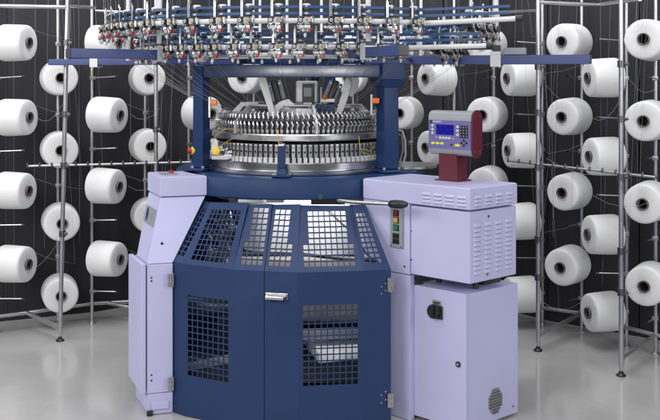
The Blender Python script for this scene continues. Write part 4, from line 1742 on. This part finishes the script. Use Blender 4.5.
def cl_(o, u=0.0, v=0.0, z=0.0):
    return Vector((o.x + UL.x * u + VL.x * v, o.y + UL.y * u + VL.y * v, z))


zD = CAMZ - 0.869
g = G()
# lower body
lw, ld = 0.118, 0.27
g.hexa([cl_(Lc, 0, 0, 0.10), cl_(Lc, lw, 0, 0.10), cl_(Lc, lw + 0.0, ld, 0.10), cl_(Lc, 0, ld, 0.10)],
       [cl_(Lc, 0, 0, zD), cl_(Lc, lw, 0, zD), cl_(Lc, lw + 0.0, ld, zD), cl_(Lc, 0, ld, zD)], 0.004)
# slanted upper body
g.hexa([cl_(Lc, 0.003, 0.003, zD + 0.002), cl_(Lc, lw, 0.003, zD + 0.002), cl_(Lc, 0.12, 0.26, zD + 0.002), cl_(Lc, 0.003, 0.24, zD + 0.002)],
       [cl_(Tc, 0, 0, zS), cl_(Tc, 0.215, 0, zS), cl_(Tc, 0.20, 0.25, zS), cl_(Tc, 0, 0.25, zS)], 0.004)
sd = part('side_cabinet', g, M['lav'])
# lid
g = G()
g.obox(cl_(Tc, -0.003, -0.004, zS + 0.003), UL * 0.225, VL * 0.27, (0, 0, zT - zS - 0.003), 0.007)
ld_ = sub('lid', g, M['lav'], sd)
g = G()
g.obox(cl_(Tc, 0.03, 0.08, zT + 0.0005), UL * 0.075, VL * 0.10, (0, 0, 0.004), 0.001, mi=0)
g.cyl(cl_(Tc, 0.085, 0.14, zT + 0.0045), cl_(Tc, 0.085, 0.14, zT + 0.017), 0.012, 14, mi=1)
sub('lid_switch', g, [M['grey'], M['red']], sd)
# side door
g = G()
g.obox(cl_(Lc, -0.003, -0.006, 0.105) + NVL * 0.003, VL * 0.285, NVL * 0.022, (0, 0, zD - 0.10), 0.004)
sub('door', g, M['lav'], sd)
g = G()
for uu, z in ((0.020, zD - 0.06), (0.020, zD - 0.075), (0.020, 0.16), (0.020, 0.185)):
    c = cl_(Lc, uu, 0, z) + NUL * 0.0003
    g.cyl(c, c + NUL * 0.0015, 0.004, 10)
c = cl_(Lc, 0.04, 0.03, zD + 0.045)
sub('screw_hole', g, M['black'], sd)
g = G()
lo, hi = cl_(Lc, 0.05, 0.003, zD), cl_(Tc, 0.05, 0, zS)
tt = 0.30
c = lo.lerp(hi, tt)
g.cyl(c + NUL * -0.004, c + NUL * 0.003, 0.0065, 12)
sub('plug', g, M['black'], sd)
# foot
g = G()
g.hexa([cl_(Lc, 0.006, 0.006, 0.002), cl_(Lc, lw, 0.006, 0.002), cl_(Lc, lw + 0.08, ld, 0.002), cl_(Lc, 0.006, ld, 0.002)],
       [cl_(Lc, 0.002, 0.003, 0.098), cl_(Lc, lw, 0.003, 0.098), cl_(Lc, lw + 0.08, ld, 0.098), cl_(Lc, 0.002, ld, 0.098)], 0.003, mi=0)
c = cl_(Lc, 0.02, 0.003, 0.025)
g.obox(c + NUL * 0.001, UL * 0.08, NUL * 0.006, (0, 0, 0.036), 0.003, mi=0)
g.cyl(cl_(Lc, 0.012, 0.0, 0.001), cl_(Lc, 0.012, 0.0, 0.022), 0.014, 12, mi=1)
sub('foot', g, [M['lav'], M['black']], sd)
# maker's plate on the slanted side face
q00, q01 = cl_(Lc, 0.003, 0.003, zD), cl_(Tc, 0, 0, zS)
e0, e1 = cl_(Lc, 0.003, 0.24, zD), cl_(Tc, 0, 0.25, zS)


def sidef(s, t, off):                    # s: front->back, t: bottom->top on the slanted side
    a = q00.lerp(q01, t)
    b = e0.lerp(e1, t)
    n_ = (q01 - q00).cross(e0 - q00).normalized()
    n_ = n_ if n_.x < 0 else -n_
    return a.lerp(b, s) + n_ * off


g = G()


def sq(s0, s1, t0, t1, o0, o1, mi=0):
    g.hexa([sidef(s0, t0, o0), sidef(s0, t0, o1), sidef(s1, t0, o1), sidef(s1, t0, o0)],
           [sidef(s0, t1, o0), sidef(s0, t1, o1), sidef(s1, t1, o1), sidef(s1, t1, o0)], 0, mi)


sq(0.06, 0.92, 0.54, 0.80, 0.0005, 0.004, 0)
# navy spindle emblem with a short line of small raised lettering
ctr_s, ctr_t = 0.70, 0.675
n_ = 18
va = [g.bm.verts.new(sidef(ctr_s + 0.085 * math.cos(2 * math.pi * k / n_), ctr_t + 0.10 * math.sin(2 * math.pi * k / n_), 0.0042)) for k in range(n_)]
vb = [g.bm.verts.new(sidef(ctr_s + 0.085 * math.cos(2 * math.pi * k / n_), ctr_t + 0.10 * math.sin(2 * math.pi * k / n_), 0.0055)) for k in range(n_)]
f = g.bm.faces.new(vb); f.material_index = 1
for k in range(n_):
    f = g.bm.faces.new([va[k], va[(k + 1) % n_], vb[(k + 1) % n_], vb[k]]); f.material_index = 1
for k in range(5):
    s0 = 0.53 - k * 0.055
    sq(s0 - 0.035, s0, 0.645 + 0.004 * (k % 2), 0.70, 0.0042, 0.0052, 2)
sub('name_plate', g, [M['lgrey'], M['navyink'], M['grey']], sd)

# ------------------------------------------------------------------ fabric inside the guard
g = G()
prof = [(0.40, 0.945), (0.395, 0.92), (0.385, 0.86), (0.377, 0.80), (0.37, 0.74), (0.362, 0.665)]
g.lathe(prof, 96, Matrix.Translation((AX + 0.06, AY - 0.02, 0)))
for v in g.bm.verts:
    a = math.atan2(v.co.x - AX, v.co.y - AY)
    k = (0.975 - v.co.z) * 0.03
    v.co.x += k * math.sin(a * 17 + v.co.z * 4)
    v.co.y += k * math.cos(a * 13)
bmesh.ops.solidify(g.bm, geom=list(g.bm.faces), thickness=0.003)
tag(obj('knitted_fabric', g, M['fabric'], None, smooth=80), 'white tube of knitted fabric hanging behind the upper guard mesh', 'fabric')
g = G()
g.hexa([Vector((AX + 0.10, 4.52, 0.185)), Vector((AX + 0.36, 4.60, 0.185)), Vector((AX + 0.42, 4.86, 0.185)), Vector((AX + 0.02, 4.86, 0.185))],
       [Vector((AX + 0.11, 4.54, 0.225)), Vector((AX + 0.35, 4.61, 0.225)), Vector((AX + 0.41, 4.84, 0.235)), Vector((AX + 0.03, 4.84, 0.235))], 0.01)
tag(obj('folded_fabric', g, M['fabric'], None), 'folded white fabric lying behind the lower guard mesh', 'fabric')

# ------------------------------------------------------------------ yarn strands
def yarn(pts, r, m, label, group):
    g = G()
    g.tube(pts, r, 5)
    o = obj('yarn_strand', g, M[m])
    tag(o, label, 'yarn', group)


for (r, z, p) in feeders:
    if r == LO_R and -110 < p < 110:
        a = pol(LO_R - 0.02 + 0.03, p, LO_Z - 0.06)
        tgt = p * 0.86
        b = pol(0.455, tgt + random.uniform(-2, 2), 1.372)
        mid = a.lerp(b, 0.5) + Vector((0, 0, -0.012))
        yarn([a, mid, b], 0.0005, 'yarn', 'thin pale yarn slanting from the lower feeder ring down to the dial', 'yarns between feeder ring and dial')
    if r == UP_R and -100 < p < 36:
        a = pol(UP_R + 0.03, p, UP_Z - 0.07)
        b = pol(0.455, p * 0.80 + random.uniform(-3, 3), 1.372)
        yarn([a, a.lerp(b, 0.5) + Vector((0, 0, -0.015)), b], 0.00045, 'yarn', 'thin pale yarn slanting from the upper feeder ring down to the dial', 'yarns from the upper ring to the dial')
    if r == UP_R and -115 < p < 36:
        a = pol(UP_R + 0.02, p, UP_Z + 0.08)
        b = a + Vector((random.uniform(-.05, .05), random.uniform(0, .05), 0.6))
        yarn([a, b], 0.0007, 'ydark', 'thin pale yarn rising from the upper feeder ring out of view', 'yarns above the feeder ring')
# a thread leads off every cone, up to the rails overhead
for o in [o for o in COL.objects if o.get('category') == 'yarn cone']:
    n_ = Vector((math.sin(o.rotation_euler.z), -math.cos(o.rotation_euler.z), 0))
    c = Vector(o.location)
    a = c + n_ * 0.005 + Vector((0, 0, 0.085))
    b = c + n_ * random.uniform(0.22, 0.34) + Vector((random.uniform(-.06, .06), 0, 0.02))
    t = b + Vector((random.uniform(-.12, .12), random.uniform(-.05, .05), 2.15 - b.z))
    yarn([a, a.lerp(b, 0.5) + Vector((0, 0, -0.012)), b, b.lerp(t, 0.12) + Vector((0.004, 0, 0)), t], 0.0004, 'ydark', 'thin grey thread leading off a cone and up to the overhead rail', 'threads leading off the cones')
# sagging yarns from the cones back along the creels
sag = [((130, 114), (160, 108), 5.7), ((37, 118), (62, 105), 5.5), ((128, 186), (160, 178), 5.7), ((20, 272), (60, 240), 5.5),
       ((546, 85), (580, 98), 5.3), ((592, 118), (620, 100), 5.1), ((546, 158), (620, 172), 5.2), ((592, 195), (655, 200), 5.0),
       ((540, 300), (590, 306), 5.2), ((630, 80), (658, 86), 5.0)]
for (a, b, Y) in sag:
    p, q = P(*a, Y), P(*b, Y)
    mid = p.lerp(q, 0.5) + Vector((0, 0, -0.05))
    m1 = p.lerp(q, 0.25) + Vector((0, 0, -0.037))
    m2 = p.lerp(q, 0.75) + Vector((0, 0, -0.037))
    yarn([p, m1, mid, m2, q], 0.0007, 'ydark', 'thin sagging yarn hanging beside a cone on the creel', 'sagging yarns at the creels')
for side, lst in (('left', [12, 34, 46, 80, 98, 132, 172]), ('right', [493, 515, 552, 557, 575, 600, 607, 636])):
    for px in lst:
        Y = 5.95 if side == 'left' else 5.55
        a, b = P(px + random.uniform(-4, 4), -10, Y), P(px + random.uniform(-6, 6), random.uniform(150, 300), Y)
        yarn([a, b], 0.0006, 'ydark', 'thin grey yarn running up in front of the dark backdrop', 'yarns before the backdrop')

# ------------------------------------------------------------------ light, camera, world
def area(name, loc, tgt, sx, sy, power, col=(1, 1, 1)):
    L = bpy.data.lights.new(name, 'AREA')
    L.shape = 'RECTANGLE'
    L.size, L.size_y = sx, sy
    L.energy = power
    L.color = col
    o = bpy.data.objects.new(name, L)
    COL.objects.link(o)
    o.location = loc
    o.rotation_euler = (Vector(tgt) - Vector(loc)).to_track_quat('-Z', 'Y').to_euler()
    return o


area('softbox_key', (-3.2, 0.6, 3.2), (-0.2, 5.0, 1.0), 2.4, 2.0, 145, (1.0, 0.985, 0.97))
area('softbox_front', (0.2, -1.6, 3.0), (0.1, 5.2, 0.9), 2.6, 1.8, 72)
area('softbox_fill', (3.6, 1.6, 2.4), (0.5, 4.8, 0.8), 2.2, 2.0, 85, (0.97, 0.98, 1.0))
area('softbox_top', (-0.4, 4.0, 4.6), (-0.2, 5.2, 0.6), 3.6, 2.2, 120)
area('softbox_left', (-4.2, 4.0, 2.4), (-1.2, 5.0, -0.6), 1.6, 1.6, 62)
area('front_lamp', (-1.28, -0.4, 1.61), (-0.3, 5, 1.58), 0.16, 0.12, 11)
area('front_lamp', (-0.70, -0.4, 1.61), (0.0, 5, 1.58), 0.18, 0.12, 12)
area('wall_wash', (-1.5, 5.2, 3.3), (-1.75, 6.2, 1.9), 2.2, 0.3, 26)
area('wall_wash', (1.5, 4.9, 3.3), (1.75, 5.9, 1.9), 2.2, 0.3, 24)
area('wall_wash', (0.0, 5.9, 3.3), (0.0, 7.0, 1.9), 2.2, 0.3, 18)
area('fabric_fill_light', (-0.10, 4.50, 0.945), (-0.1, 4.66, 0.76), 0.62, 0.04, 3.4)  # unseen light added inside the guard to brighten the fabric

w = bpy.data.worlds.new('World')
sc.world = w
w.use_nodes = True
bg = w.node_tree.nodes['Background']
bg.inputs['Color'].default_value = (0.85, 0.88, 1.0, 1)
bg.inputs['Strength'].default_value = 0.09

cam = bpy.data.cameras.new('camera')
co = bpy.data.objects.new('camera', cam)
COL.objects.link(co)
co.location = (0, 0, CAMZ)
co.rotation_euler = (R(90), 0, 0)
cam.sensor_fit = 'HORIZONTAL'
cam.sensor_width = 36
cam.lens = 36 * F / 660
cam.shift_y = -(210 - HY) / 660
cam.clip_end = 100
sc.camera = co

vs = sc.view_settings
vs.view_transform = 'Standard'
vs.look = 'None'
vs.exposure = -0.1
vs.gamma = 1.0
